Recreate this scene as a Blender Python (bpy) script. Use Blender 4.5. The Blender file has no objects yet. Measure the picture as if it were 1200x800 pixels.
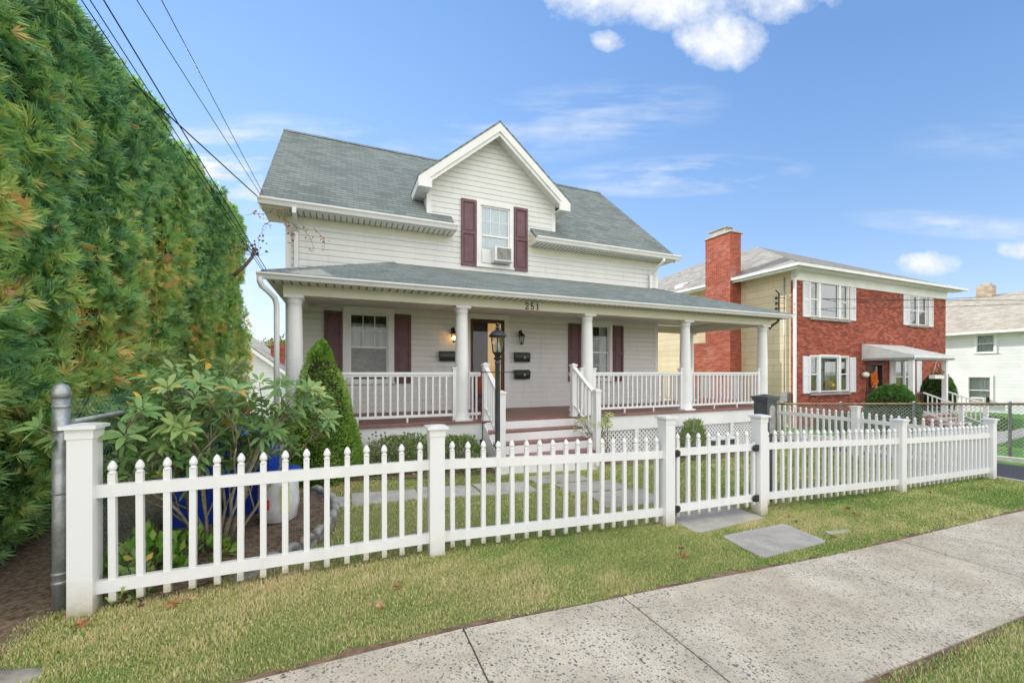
import bpy, math, random
import numpy as np
from mathutils import Vector, Matrix
random.seed(7); RNG = np.random.default_rng(11)
S = bpy.context.scene
COL = S.collection
R = math.radians

# ------------------------------------------------------------------ materials
def mat(name, col, rough=0.6, spec=0.35, build=None, metallic=0.0):
    m = bpy.data.materials.new(name); m.use_nodes = True
    nt = m.node_tree; b = nt.nodes['Principled BSDF']
    b.inputs['Base Color'].default_value = (*col, 1); b.inputs['Roughness'].default_value = rough
    b.inputs['Specular IOR Level'].default_value = spec; b.inputs['Metallic'].default_value = metallic
    if build: build(nt, b)
    return m
def N(nt, t, **kw):
    n = nt.nodes.new(t)
    for k, v in kw.items():
        if k in n.inputs: n.inputs[k].default_value = v
        else: setattr(n, k, v)
    return n
def L(nt, a, b): nt.links.new(a, b)
def ramp(nt, src, stops, interp='LINEAR'):
    r = nt.nodes.new('ShaderNodeValToRGB'); r.color_ramp.interpolation = interp
    while len(r.color_ramp.elements) < len(stops): r.color_ramp.elements.new(0.5)
    for e, (p, c) in zip(r.color_ramp.elements, stops):
        e.position = p; e.color = (*c, 1) if len(c) == 3 else c
    L(nt, src, r.inputs['Fac']); return r.outputs['Color']
def mix(nt, fac, a, b, mode='MIX'):
    m = nt.nodes.new('ShaderNodeMix'); m.data_type = 'RGBA'; m.blend_type = mode
    for sock, v in ((m.inputs[0], fac), (m.inputs[6], a), (m.inputs[7], b)):
        if hasattr(v, 'links'): L(nt, v, sock)
        elif isinstance(v, (int, float)): sock.default_value = v
        else: sock.default_value = (*v, 1)
    return m.outputs[2]
def mth(nt, op, a, b=None, c=None, clamp=False):
    m = nt.nodes.new('ShaderNodeMath'); m.operation = op; m.use_clamp = clamp
    for i, v in enumerate((a, b, c)):
        if v is None: continue
        if hasattr(v, 'links'): L(nt, v, m.inputs[i])
        else: m.inputs[i].default_value = v
    return m.outputs[0]
def noise(nt, scale, detail=4, rough=.6, vec=None, out='Fac'):
    n = N(nt, 'ShaderNodeTexNoise'); n.inputs['Scale'].default_value = scale
    n.inputs['Detail'].default_value = detail; n.inputs['Roughness'].default_value = rough
    if vec is None:
        vec = nt.nodes.new('ShaderNodeTexCoord').outputs['Object']
    L(nt, vec, n.inputs['Vector']); return n.outputs[out]
def bump(nt, b, h, strength=.3, dist=.01):
    n = N(nt, 'ShaderNodeBump'); n.inputs['Strength'].default_value = strength; n.inputs['Distance'].default_value = dist
    L(nt, h, n.inputs['Height']); L(nt, n.outputs[0], b.inputs['Normal'])
def scaled(nt, vec, s):
    m = nt.nodes.new('ShaderNodeMapping'); m.inputs['Scale'].default_value = s; L(nt, vec, m.inputs['Vector']); return m.outputs[0]

def varied(c1, c2, scale=3, bscale=0, bstr=.15, dirt=None):
    def f(nt, b):
        n = noise(nt, scale, 6, .65)
        col = ramp(nt, n, [(.35, c1), (.65, c2)])
        if dirt:
            tc = nt.nodes.new('ShaderNodeTexCoord').outputs['Object']
            v = scaled(nt, tc, (9, 9, .7))
            s = noise(nt, 1.6, 5, .7, v)
            col = mix(nt, ramp(nt, s, [(.55, (0, 0, 0)), (.8, (.55, .55, .55))]), col, dirt)
        L(nt, col, b.inputs['Base Color'])
        if bscale: bump(nt, b, noise(nt, bscale, 4), bstr, .004)
    return f
def brick_nodes(cols, mortar, bw, rh, ms, bstr=.6, stain=None, squash=.5, row_shadow=0):
    def f(nt, b):
        uv = nt.nodes.new('ShaderNodeTexCoord').outputs['UV']
        br = N(nt, 'ShaderNodeTexBrick'); L(nt, uv, br.inputs['Vector'])
        br.offset = squash
        br.inputs['Scale'].default_value = 1; br.inputs['Brick Width'].default_value = bw
        br.inputs['Row Height'].default_value = rh; br.inputs['Mortar Size'].default_value = ms
        br.inputs['Mortar Smooth'].default_value = .2
        br.inputs['Color1'].default_value = (0, 0, 0, 1); br.inputs['Color2'].default_value = (1, 1, 1, 1)
        br.inputs['Mortar'].default_value = (.5, .5, .5, 1); br.inputs['Bias'].default_value = 0
        c = ramp(nt, br.outputs['Color'], [(i / (len(cols) - 1), k) for i, k in enumerate(cols)])
        n = noise(nt, 30, 5, .7, uv)
        c = mix(nt, .5, c, ramp(nt, n, [(.3, (.55, .55, .55)), (.7, (1.3, 1.3, 1.3))]), 'MULTIPLY')
        n2 = noise(nt, .8, 4, .6, uv)
        c = mix(nt, .6, c, ramp(nt, n2, [(.3, (.75, .75, .75)), (.7, (1.12, 1.12, 1.12))]), 'MULTIPLY')
        c = mix(nt, br.outputs['Fac'], c, mortar)
        if row_shadow:  # shadow under each shingle row, painted as a dark line
            sx = N(nt, 'ShaderNodeSeparateXYZ'); L(nt, uv, sx.inputs[0])
            fr = mth(nt, 'FRACT', mth(nt, 'DIVIDE', sx.outputs[1], rh)); ln = mth(nt, 'LESS_THAN', fr, row_shadow)
            c = mix(nt, mth(nt, 'MULTIPLY', ln, mth(nt, 'ADD', mth(nt, 'MULTIPLY', br.outputs['Color'], .5), .3)), c, mortar)
        if stain: c = mix(nt, ramp(nt, noise(nt, 1.1, 6, .7, uv), [(.55, (0, 0, 0)), (.75, (.6, .6, .6))]), c, stain)
        L(nt, c, b.inputs['Base Color'])
        h = mth(nt, 'SUBTRACT', mth(nt, 'MULTIPLY', n, .3), br.outputs['Fac'])
        bump(nt, b, h, bstr, .008)
    return f

M = {}
M['siding'] = mat('vinyl_siding', (.72, .71, .7), .5, .35, varied((.69, .69, .685), (.745, .745, .74), 1.2, 60, .1, (.5, .49, .45)))
M['trim'] = mat('white_trim', (.8, .8, .79), .45, .4, varied((.72, .725, .735), (.80, .80, .81), 2, 40, .06))
M['cream'] = mat('cream_trim', (.72, .68, .55), .5, .4, varied((.68, .645, .54), (.75, .715, .61), 2))
M['vinyl'] = mat('white_vinyl', (.75, .75, .76), .35, .5, varied((.71, .715, .73), (.765, .765, .77), 5, 0, 0, (.55, .55, .5)))
M['soffit'] = mat('soffit', (.8, .79, .76), .6, .3, None)
M['shingle'] = mat('roof_shingle', (.17, .2, .19), .9, .2, brick_nodes([(.17, .20, .192), (.215, .25, .24), (.26, .295, .285)], (.07, .085, .082), .24, .135, .003, .5, row_shadow=.2))
M['shingle_tan'] = mat('tan_shingle', (.4, .37, .3), .9, .2, brick_nodes([(.30, .28, .24), (.38, .355, .30), (.45, .42, .36)], (.2, .19, .17), .26, .14, .003, .5, row_shadow=.15))
M['shingle_grey'] = mat('grey_shingle', (.3, .29, .27), .9, .2, brick_nodes([(.22, .215, .2), (.29, .28, .26), (.37, .36, .33)], (.13, .13, .13), .26, .14, .003, .5, row_shadow=.15))
M['brick'] = mat('red_brick', (.35, .08, .05), .85, .2, brick_nodes([(.20, .045, .032), (.34, .078, .05), (.47, .135, .085)], (.3, .15, .12), .21, .07, .005, .7))
M['brick_chim'] = mat('chimney_brick', (.4, .1, .05), .85, .2, brick_nodes([(.28, .06, .035), (.38, .085, .05), (.46, .13, .075)], (.36, .2, .15), .21, .07, .006, .7, (.5, .38, .34)))
M['brick_tan'] = mat('tan_brick', (.4, .3, .2), .85, .2, brick_nodes([(.28, .2, .13), (.42, .32, .22), (.55, .47, .36)], (.5, .46, .4), .21, .07, .01, .5))
M['yellow'] = mat('yellow_siding', (.62, .53, .33), .7, .25, brick_nodes([(.62, .535, .355), (.655, .57, .385), (.68, .60, .41)], (.3, .25, .16), 2.4, .27, .006, .4))
M['white_side'] = mat('white_siding', (.74, .77, .78), .6, .3, brick_nodes([(.72, .74, .76), (.75, .77, .79), (.77, .79, .81)], (.5, .52, .54), 30., .2, .007, .5))
M['shutter'] = mat('maroon_shutter', (.12, .045, .055), .5, .35, varied((.125, .062, .075), (.17, .09, .105), 8, 90, .2))
M['shutter_w'] = mat('white_shutter', (.74, .74, .78), .5, .35, None)
M['door'] = mat('brown_door', (.08, .03, .025), .45, .4, varied((.065, .024, .022), (.10, .037, .032), 6))
M['floor'] = mat('porch_floor_paint', (.16, .075, .065), .45, .4, varied((.19, .09, .08), (.27, .135, .12), 5, 50, .1))
M['black'] = mat('black_metal', (.018, .018, .02), .35, .5)
M['dark'] = mat('dark_grey_post', (.06, .065, .07), .5, .4, varied((.05, .055, .06), (.085, .09, .095), 8))
M['mailgreen'] = mat('mailbox_metal', (.02, .028, .024), .35, .5)
M['galv'] = mat('galvanised_steel', (.36, .38, .39), .45, .5, varied((.26, .28, .29), (.44, .46, .47), 14, 60, .2, (.2, .2, .19)), .6)
M['rust'] = mat('rusty_rail', (.16, .11, .07), .8, .2, varied((.10, .07, .05), (.24, .17, .11), 10))
M['wire'] = mat('fence_wire', (.34, .35, .35), .6, .4, None, .3)
M['wire_green'] = mat('green_fence_wire', (.10, .26, .21), .6, .4, None)
M['cable'] = mat('cable', (.02, .02, .022), .6, .3)
M['metal_white'] = mat('awning_metal', (.7, .73, .72), .45, .4, varied((.62, .65, .64), (.75, .78, .77), 3))
M['concrete'] = mat('concrete', (.4, .39, .37), .9, .2, varied((.36, .35, .33), (.52, .51, .48), 5, 60, .4))
M['kerbstone'] = mat('grey_edging', (.32, .31, .3), .9, .2, varied((.2, .2, .19), (.4, .39, .37), 14, 60, .4))
M['asphalt'] = mat('asphalt', (.055, .06, .07), .9, .2, varied((.045, .05, .06), (.085, .09, .105), 20, 200, .5))
M['bluebin'] = mat('blue_plastic', (.01, .055, .42), .4, .45, varied((.008, .045, .36), (.015, .07, .5), 4))
M['bagwhite'] = mat('white_plastic', (.72, .74, .76), .3, .5, varied((.62, .65, .68), (.8, .81, .83), 9, 12, .8))
M['labelyel'] = mat('yellow_label', (.75, .8, .05), .5)
M['labelred'] = mat('red_label', (.7, .03, .03), .5)
M['red'] = mat('red_fabric', (.55, .02, .03), .7)
M['orange'] = mat('orange_paper', (.8, .2, .03), .7, .2, varied((.7, .1, .02), (.85, .33, .05), 30))
M['pumpkin'] = mat('pumpkin_orange', (.85, .4, .03), .6)
M['bark'] = mat('bark', (.16, .12, .09), .9, .15, varied((.10, .075, .055), (.24, .19, .15), 18, 50, .6))
M['stem'] = mat('grey_stem', (.26, .22, .16), .85, .2, varied((.17, .14, .10), (.34, .30, .22), 18, 60, .5))
M['soil'] = mat('mulch_soil', (.09, .06, .045), .95, .1, varied((.09, .065, .045), (.30, .22, .16), 26, 60, 1.0))
M['curtain'] = mat('curtain', (.7, .72, .72), .8, .2, varied((.6, .63, .64), (.78, .8, .8), 2))
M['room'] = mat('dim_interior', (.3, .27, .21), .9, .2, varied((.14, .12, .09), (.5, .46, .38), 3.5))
M['hall_glow'] = mat('glowing_hall', (.6, .45, .25), .9, .2, lambda nt, b: (b.inputs['Emission Color'].__setattr__('default_value', (1, .62, .25, 1)), b.inputs['Emission Strength'].__setattr__('default_value', .35)))  # hall surfaces emit a warm glow themselves, in place of a lamp inside
M['rock'] = mat('rock', (.28, .26, .23), .9, .2, varied((.16, .15, .13), (.36, .34, .3), 6, 30, .8))

def flag_nodes(nt, b):
    n = noise(nt, 4, 8, .7)
    c = ramp(nt, n, [(.3, (.30, .288, .262)), (.55, (.41, .392, .36)), (.75, (.50, .478, .435))])
    c = mix(nt, .5, c, ramp(nt, noise(nt, 90, 3), [(.3, (.7, .7, .7)), (.7, (1.2, 1.2, 1.2))]), 'MULTIPLY')
    L(nt, c, b.inputs['Base Color']); bump(nt, b, n, .3, .006)
M['flag'] = mat('bluestone', (.28, .29, .3), .8, .3, flag_nodes)

def walk_nodes(nt, b):
    tc = nt.nodes.new('ShaderNodeTexCoord').outputs['Object']
    def vor(scale, feat='F1'):
        v = N(nt, 'ShaderNodeTexVoronoi'); v.inputs['Scale'].default_value = scale; v.inputs['Randomness'].default_value = 1
        L(nt, mixv, v.inputs['Vector']); return v
    nz = noise(nt, 22, 2, .5, tc, 'Color')
    mv = nt.nodes.new('ShaderNodeVectorMath'); mv.operation = 'MULTIPLY_ADD'
    L(nt, nz, mv.inputs[0]); mv.inputs[1].default_value = (.035, .035, .035); L(nt, tc, mv.inputs[2]); mixv = mv.outputs[0]
    base = ramp(nt, noise(nt, 2.2, 8, .68), [(.3, (.42, .37, .28)), (.5, (.56, .50, .39)), (.68, (.70, .635, .52))])
    base = mix(nt, .6, base, ramp(nt, noise(nt, 160, 3, .6), [(.3, (.65, .65, .65)), (.7, (1.25, 1.25, 1.25))]), 'MULTIPLY')
    # wear mask: worn-bare zones show no aggregate
    wear = ramp(nt, noise(nt, 1.3, 7, .72), [(.5, (1, 1, 1)), (.68, (.3, .3, .3))])
    v1 = vor(42); v2 = vor(95)
    rnd1 = N(nt, 'ShaderNodeSeparateColor'); L(nt, v1.outputs['Color'], rnd1.inputs[0])
    rnd2 = N(nt, 'ShaderNodeSeparateColor'); L(nt, v2.outputs['Color'], rnd2.inputs[0])
    thr1 = mth(nt, 'MULTIPLY', rnd1.outputs[0], .42)
    m1 = mth(nt, 'LESS_THAN', v1.outputs['Distance'], thr1)
    m1 = mth(nt, 'MULTIPLY', m1, mth(nt, 'GREATER_THAN', rnd1.outputs[1], .12))
    thr2 = mth(nt, 'MULTIPLY', rnd2.outputs[0], .62)
    m2 = mth(nt, 'MULTIPLY', mth(nt, 'LESS_THAN', v2.outputs['Distance'], thr2), mth(nt, 'GREATER_THAN', rnd2.outputs[1], .1))
    w = nt.nodes.new('ShaderNodeSeparateColor'); L(nt, wear, w.inputs[0])
    peb1 = ramp(nt, rnd1.outputs[2], [(0, (.10, .098, .095)), (.6, (.2, .185, .17)), (1, (.3, .24, .18))])
    peb2 = ramp(nt, rnd2.outputs[2], [(0, (.15, .145, .14)), (.5, (.28, .25, .22)), (1, (.6, .56, .5))])
    c = mix(nt, mth(nt, 'MULTIPLY', m2, w.outputs[0]), base, peb2)
    c = mix(nt, mth(nt, 'MULTIPLY', m1, w.outputs[0]), c, peb1)
    # rust and dirt tint in patches
    c = mix(nt, ramp(nt, noise(nt, .7, 5, .6), [(.5, (0, 0, 0)), (.75, (.5, .5, .5))]), c, (.36, .29, .2))
    c = mix(nt, ramp(nt, noise(nt, 1.9, 8, .75), [(.52, (0, 0, 0)), (.72, (.4, .4, .4))]), c, (.3, .28, .25))
    L(nt, c, b.inputs['Base Color'])
    bump(nt, b, mth(nt, 'ADD', mth(nt, 'MULTIPLY', noise(nt, 120, 3), .6), mth(nt, 'MULTIPLY', m1, .5)), .5, .004)
M['walk'] = mat('exposed_aggregate', (.4, .38, .35), .9, .2, walk_nodes)

def lawn_nodes(nt, b):
    a = noise(nt, .9, 5, .6); f = noise(nt, 45, 5, .75)
    c = ramp(nt, f, [(.25, (.14, .13, .06)), (.45, (.26, .25, .10)), (.6, (.40, .35, .19)), (.78, (.52, .45, .28))])
    g = ramp(nt, f, [(.25, (.10, .13, .04)), (.5, (.20, .28, .08)), (.75, (.32, .38, .13))])
    c = mix(nt, ramp(nt, a, [(.4, (0, 0, 0)), (.62, (1, 1, 1))]), c, g)
    L(nt, c, b.inputs['Base Color']); bump(nt, b, f, .8, .02)
M['lawn'] = mat('lawn_ground', (.1, .12, .04), .95, .1, lawn_nodes)
M['lawn_far'] = mat('bright_lawn', (.04, .16, .015), .95, .1, varied((.04, .13, .02), (.09, .21, .04), 3, 50, .8))
M['soil_edge'] = mat('bare_soil', (.2, .14, .1), .95, .1, varied((.12, .08, .055), (.28, .19, .13), 9, 60, .8))

def leafmat(name, stops, rough=.55, trans=.25, spec=.3):
    def f(nt, b):
        at = nt.nodes.new('ShaderNodeAttribute'); at.attribute_name = 'tint'
        c = ramp(nt, at.outputs['Fac'], stops)
        L(nt, c, b.inputs['Base Color'])
        if trans:
            tr = N(nt, 'ShaderNodeBsdfTranslucent'); L(nt, c, tr.inputs['Color'])
            ms = N(nt, 'ShaderNodeMixShader'); ms.inputs[0].default_value = trans
            out = nt.nodes['Material Output']
            L(nt, b.outputs[0], ms.inputs[1]); L(nt, tr.outputs[0], ms.inputs[2]); L(nt, ms.outputs[0], out.inputs['Surface'])
    return mat(name, stops[0][1], rough, spec, f)
M['hedge'] = leafmat('arborvitae', [(0, (.05, .17, .08)), (.2, (.20, .45, .20)), (.4, (.36, .62, .20)), (.6, (.55, .70, .20)), (.76, (.72, .68, .22)), (.86, (.85, .64, .22)), (.94, (.88, .46, .16)), (1, (.74, .44, .28))], .4, .5, .6)
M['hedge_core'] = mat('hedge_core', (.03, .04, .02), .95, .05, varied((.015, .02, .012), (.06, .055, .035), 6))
M['rhodo'] = leafmat('rhododendron_leaf', [(0, (.09, .21, .07)), (.45, (.20, .36, .12)), (.75, (.38, .50, .18)), (.9, (.55, .58, .2)), (.94, (.8, .6, .06)), (1, (.8, .35, .05))], .35, .3, .5)
M['spruce'] = leafmat('spruce_needle', [(0, (.10, .22, .035)), (.45, (.25, .45, .07)), (1, (.48, .64, .15))], .5, .35)
M['shrub'] = leafmat('shrub_leaf', [(0, (.12, .20, .06)), (.5, (.22, .33, .11)), (.85, (.38, .44, .18)), (1, (.45, .32, .18))])
M['box'] = leafmat('boxwood_leaf', [(0, (.04, .12, .025)), (.5, (.08, .20, .04)), (1, (.16, .30, .06))])
M['dead'] = leafmat('dead_leaf', [(0, (.22, .09, .05)), (.5, (.42, .2, .11)), (1, (.55, .38, .24))], .8)
M['hosta'] = leafmat('broad_leaf', [(0, (.10, .30, .04)), (.6, (.22, .44, .07)), (1, (.45, .52, .12))], .45)
M['tree'] = leafmat('tree_leaf', [(0, (.07, .11, .02)), (.5, (.15, .19, .04)), (1, (.3, .28, .07))])
M['grass'] = leafmat('grass_blade', [(0, (.07, .20, .04)), (.25, (.22, .38, .09)), (.5, (.42, .50, .16)), (.66, (.62, .57, .26)), (.84, (.78, .67, .38)), (1, (.82, .70, .50))], .7, .35, .2)

def glass_nodes(tint, alpha):
    def f(nt, b):
        out = nt.nodes['Material Output']
        tr = N(nt, 'ShaderNodeBsdfTransparent'); tr.inputs[0].default_value = (*tint, 1)
        gl = N(nt, 'ShaderNodeBsdfGlossy'); gl.inputs['Roughness'].default_value = .02
        lw = N(nt, 'ShaderNodeFresnel'); lw.inputs['IOR'].default_value = 1.55
        fac = mth(nt, 'MULTIPLY_ADD', lw.outputs[0], .75, alpha, True)
        n = noise(nt, 1.5, 2); bp = N(nt, 'ShaderNodeBump'); bp.inputs['Strength'].default_value = .04
        L(nt, n, bp.inputs['Height']); L(nt, bp.outputs[0], gl.inputs['Normal'])
        ms = N(nt, 'ShaderNodeMixShader'); L(nt, fac, ms.inputs[0]); L(nt, tr.outputs[0], ms.inputs[1]); L(nt, gl.outputs[0], ms.inputs[2])
        L(nt, ms.outputs[0], out.inputs['Surface'])
    return f
M['glass'] = mat('window_glass', (.8, .85, .85), .03, .5, glass_nodes((.85, .88, .88), .0))
M['glass_up'] = mat('sky_glass', (.8, .85, .85), .03, .5, glass_nodes((.72, .86, .9), .2))
M['lampglass'] = mat('lamp_glass', (.8, .85, .85), .03, .5, glass_nodes((.9, .92, .92), .08))
def emis(name, col, s):
    def f(nt, b):
        b.inputs['Emission Color'].default_value = (*col, 1); b.inputs['Emission Strength'].default_value = s
    return mat(name, col, .5, .3, f)
M['bulb'] = emis('lit_bulb', (1, .5, .14), 22)

# ------------------------------------------------------------------ mesh builder
class MB:
    def __init__(s): s.v = []; s.f = []; s.sm = []
    def face(s, pts, smooth=False):
        i = len(s.v); s.v += [tuple(p) for p in pts]; s.f.append(tuple(range(i, i + len(pts)))); s.sm.append(smooth); return s
    def box(s, x0, x1, y0, y1, z0, z1, bev=0):
        if x0 > x1: x0, x1 = x1, x0
        if y0 > y1: y0, y1 = y1, y0
        if z0 > z1: z0, z1 = z1, z0
        i = len(s.v)
        s.v += [(x, y, z) for z in (z0, z1) for y in (y0, y1) for x in (x0, x1)]
        for q in ((0, 2, 3, 1), (4, 5, 7, 6), (0, 1, 5, 4), (2, 6, 7, 3), (0, 4, 6, 2), (1, 3, 7, 5)):
            s.f.append(tuple(i + k for k in q)); s.sm.append(False)
        return s
    def prism(s, poly, ext):                      # closed polygon extruded by a vector
        e = Vector(ext); p = [Vector(q) for q in poly]; n = len(p); i = len(s.v)
        s.v += [tuple(q) for q in p] + [tuple(q + e) for q in p]
        s.f.append(tuple(i + k for k in range(n))); s.f.append(tuple(i + n + k for k in reversed(range(n)))); s.sm += [False] * 2
        for k in range(n):
            a, b = k, (k + 1) % n
            s.f.append((i + a, i + n + a, i + n + b, i + b)); s.sm.append(False)
        return s
    def lathe(s, prof, c, seg=20, smooth=True, rot=0):
        i = len(s.v); cx, cy, cz = c
        for r, z in prof:
            for k in range(seg):
                a = rot + 2 * math.pi * k / seg; s.v.append((cx + r * math.cos(a), cy + r * math.sin(a), cz + z))
        for j in range(len(prof) - 1):
            for k in range(seg):
                a = i + j * seg + k; b = i + j * seg + (k + 1) % seg
                s.f.append((a, b, b + seg, a + seg)); s.sm.append(smooth)
        s.f.append(tuple(i + k for k in reversed(range(seg)))); s.sm.append(False)
        t = i + (len(prof) - 1) * seg
        s.f.append(tuple(t + k for k in range(seg))); s.sm.append(False)
        return s
    def tube(s, pts, r, seg=8, r1=None, smooth=True):
        P = [Vector(p) for p in pts]; n = len(P); i = len(s.v)
        up = None
        for j, p in enumerate(P):
            d = (P[min(j + 1, n - 1)] - P[max(j - 1, 0)]).normalized()
            if up is None:
                up = Vector((0, 0, 1)) if abs(d.z) < .9 else Vector((1, 0, 0))
            a = d.cross(up).normalized(); b = d.cross(a).normalized(); up = -b if False else up
            rr = r if r1 is None else r + (r1 - r) * j / (n - 1)
            for k in range(seg):
                t = 2 * math.pi * k / seg; q = p + a * math.cos(t) * rr + b * math.sin(t) * rr; s.v.append(tuple(q))
        for j in range(n - 1):
            for k in range(seg):
                a = i + j * seg + k; b = i + j * seg + (k + 1) % seg
                s.f.append((a, b, b + seg, a + seg)); s.sm.append(smooth)
        s.f.append(tuple(i + k for k in reversed(range(seg)))); s.sm.append(False)
        t = i + (n - 1) * seg; s.f.append(tuple(t + k for k in range(seg))); s.sm.append(False)
        return s
    def bar(s, p0, p1, w, h, up=(0, 0, 1)):         # rectangular bar between two points, w horizontal, h along up
        p0 = Vector(p0); p1 = Vector(p1); u = Vector(up); d = (p1 - p0).normalized()
        a = d.cross(u).normalized() * w / 2; b = u * h / 2
        i = len(s.v)
        for p in (p0, p1):
            for q in (-a - b, a - b, a + b, -a + b): s.v.append(tuple(p + q))
        for q in ((0, 3, 2, 1), (4, 5, 6, 7), (0, 1, 5, 4), (1, 2, 6, 5), (2, 3, 7, 6), (3, 0, 4, 7)):
            s.f.append(tuple(i + k for k in q)); s.sm.append(False)
        return s
    def ball(s, c, r, seg=16, rings=10, sc=(1, 1, 1)):
        i = len(s.v)
        for j in range(rings + 1):
            ph = math.pi * j / rings
            for k in range(seg):
                t = 2 * math.pi * k / seg
                s.v.append((c[0] + r * sc[0] * math.sin(ph) * math.cos(t), c[1] + r * sc[1] * math.sin(ph) * math.sin(t), c[2] - r * sc[2] * math.cos(ph)))
        for j in range(rings):
            for k in range(seg):
                a = i + j * seg + k; b = i + j * seg + (k + 1) % seg
                s.f.append((a, b, b + seg, a + seg)); s.sm.append(True)
        return s
    def rectwall(s, axis, pos, a0, a1, z0, z1, holes=()):   # wall plane with rectangular holes; axis 'y': plane y=pos spans x; 'x': plane x=pos spans y
        A = sorted({a0, a1, *[h[0] for h in holes], *[h[1] for h in holes]}); Z = sorted({z0, z1, *[h[2] for h in holes], *[h[3] for h in holes]})
        for i in range(len(A) - 1):
            for j in range(len(Z) - 1):
                ca, cz = (A[i] + A[i + 1]) / 2, (Z[j] + Z[j + 1]) / 2
                if any(h[0] < ca < h[1] and h[2] < cz < h[3] for h in holes): continue
                q = [(A[i], Z[j]), (A[i + 1], Z[j]), (A[i + 1], Z[j + 1]), (A[i], Z[j + 1])]
                s.face([(a, pos, z) if axis == 'y' else (pos, a, z) for a, z in q])
        return s
    def build(s, name, m, parent=None, origin=None, smooth=None):
        if origin is None:
            origin = Vector((0, 0, 0)); p = parent
            while p is not None: origin = origin + p.location; p = p.parent
        o = Vector(origin)
        me = bpy.data.meshes.new(name)
        V = np.array(s.v, dtype=np.float64)
        me.from_pydata([tuple(q) for q in (V - np.array(o))], [], s.f)
        me.polygons.foreach_set('use_smooth', s.sm)
        uv = me.uv_layers.new(name='UVMap')
        data = np.zeros((len(me.loops), 2)); li = 0
        for fc in s.f:
            P = V[list(fc)]
            n = np.zeros(3)
            for k in range(len(fc)):
                a, b = P[k], P[(k + 1) % len(fc)]
                n += np.array([(a[1] - b[1]) * (a[2] + b[2]), (a[2] - b[2]) * (a[0] + b[0]), (a[0] - b[0]) * (a[1] + b[1])])
            nn = np.linalg.norm(n)
            n = n / nn if nn > 1e-12 else np.array([0, 0, 1.])
            if abs(n[2]) > .995: h = np.array([1., 0, 0]); u = np.array([0, 1., 0])
            else:
                h = np.array([-n[1], n[0], 0]); h /= np.linalg.norm(h)
                if h[0] + h[1] * .5 < 0: h = -h
                u = np.cross(n, h); u = u / np.linalg.norm(u)
                if u[2] < 0: u = -u
            for k in range(len(fc)): data[li] = (P[k] @ h, P[k] @ u); li += 1
        uv.data.foreach_set('uv', data.ravel())
        me.materials.append(m if not isinstance(m, str) else M[m])
        me.update()
        ob = bpy.data.objects.new(name, me); COL.objects.link(ob)
        if parent: ob.parent = parent
        return ob
def tag(o, label=None, cat=None, group=None, kind=None):
    if label: o['label'] = label
    if cat: o['category'] = cat
    if group: o['group'] = group
    if kind: o['kind'] = kind
    return o
def thing(name, label, cat, loc=(0, 0, 0), rz=0, group=None):
    o = bpy.data.objects.new(name, None); COL.objects.link(o); o.location = loc; o.rotation_euler = (0, 0, rz)
    o.empty_display_size = .2
    return tag(o, label, cat, group)
def inst(src, parent, loc, rz=0, scale=None):
    o = src.copy(); COL.objects.link(o); o.parent = parent
    p = parent; off = Vector((0, 0, 0))
    while p is not None: off = off + p.location; p = p.parent
    o.location = Vector(loc) - off; o.rotation_euler = (0, 0, rz)
    if scale: o.scale = scale
    return o
def npmesh(name, verts, quads, tint, m, parent=None, origin=(0, 0, 0)):
    """verts (n,3); quads (k,4) ; tint per vertex"""
    me = bpy.data.meshes.new(name); nv = len(verts); nf = len(quads); k = quads.shape[1]
    me.vertices.add(nv); me.vertices.foreach_set('co', (verts - np.array(origin)).astype(np.float32).ravel())
    me.loops.add(nf * k); me.loops.foreach_set('vertex_index', quads.astype(np.int32).ravel())
    me.polygons.add(nf); me.polygons.foreach_set('loop_start', np.arange(0, nf * k, k, dtype=np.int32))
    me.polygons.foreach_set('loop_total', np.full(nf, k, dtype=np.int32))
    me.update(calc_edges=True)
    a = me.attributes.new('tint', 'FLOAT', 'POINT'); a.data.foreach_set('value', np.clip(tint, 0, 1).astype(np.float32))
    me.materials.append(M[m] if isinstance(m, str) else m)
    o = bpy.data.objects.new(name, me); COL.objects.link(o)
    if parent: o.parent = parent
    return o
def unit(a): return a / np.maximum(np.linalg.norm(a, axis=1, keepdims=True), 1e-9)
def leaves(base, d, side, length, width, tint, fold=.15):
    """rhombus leaves: base (n,3), d direction, side direction, arrays of length/width"""
    n = len(base); d = unit(d); side = unit(side - d * np.sum(side * d, axis=1, keepdims=True)); nr = np.cross(d, side)
    Lh = length[:, None]; W = width[:, None]
    v = np.stack([base, base + d * Lh * .5 + side * W * .5 + nr * W * fold, base + d * Lh, base + d * Lh * .5 - side * W * .5 + nr * W * fold], axis=1).reshape(-1, 3)
    q = np.arange(4 * n).reshape(n, 4)
    return v, q, np.repeat(tint, 4)
def join(parts):
    V = []; Q = []; T = []; o = 0
    for v, q, t in parts:
        V.append(v); Q.append(q + o); T.append(t); o += len(v)
    return np.concatenate(V), np.concatenate(Q), np.concatenate(T)
def snoise(p, seed=0, scale=1.0, octaves=3):
    """cheap smooth pseudo-noise in about [-1,1]"""
    r = np.random.default_rng(seed); out = np.zeros(len(p)); amp = 1; tot = 0
    for o in range(octaves):
        for k in range(4):
            w = r.normal(size=3) * scale * (2 ** o) * 1.6; out += amp * np.sin(p @ w + r.uniform(0, 6.28)) / 2.2
        tot += amp; amp *= .55
    return out / tot
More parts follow.
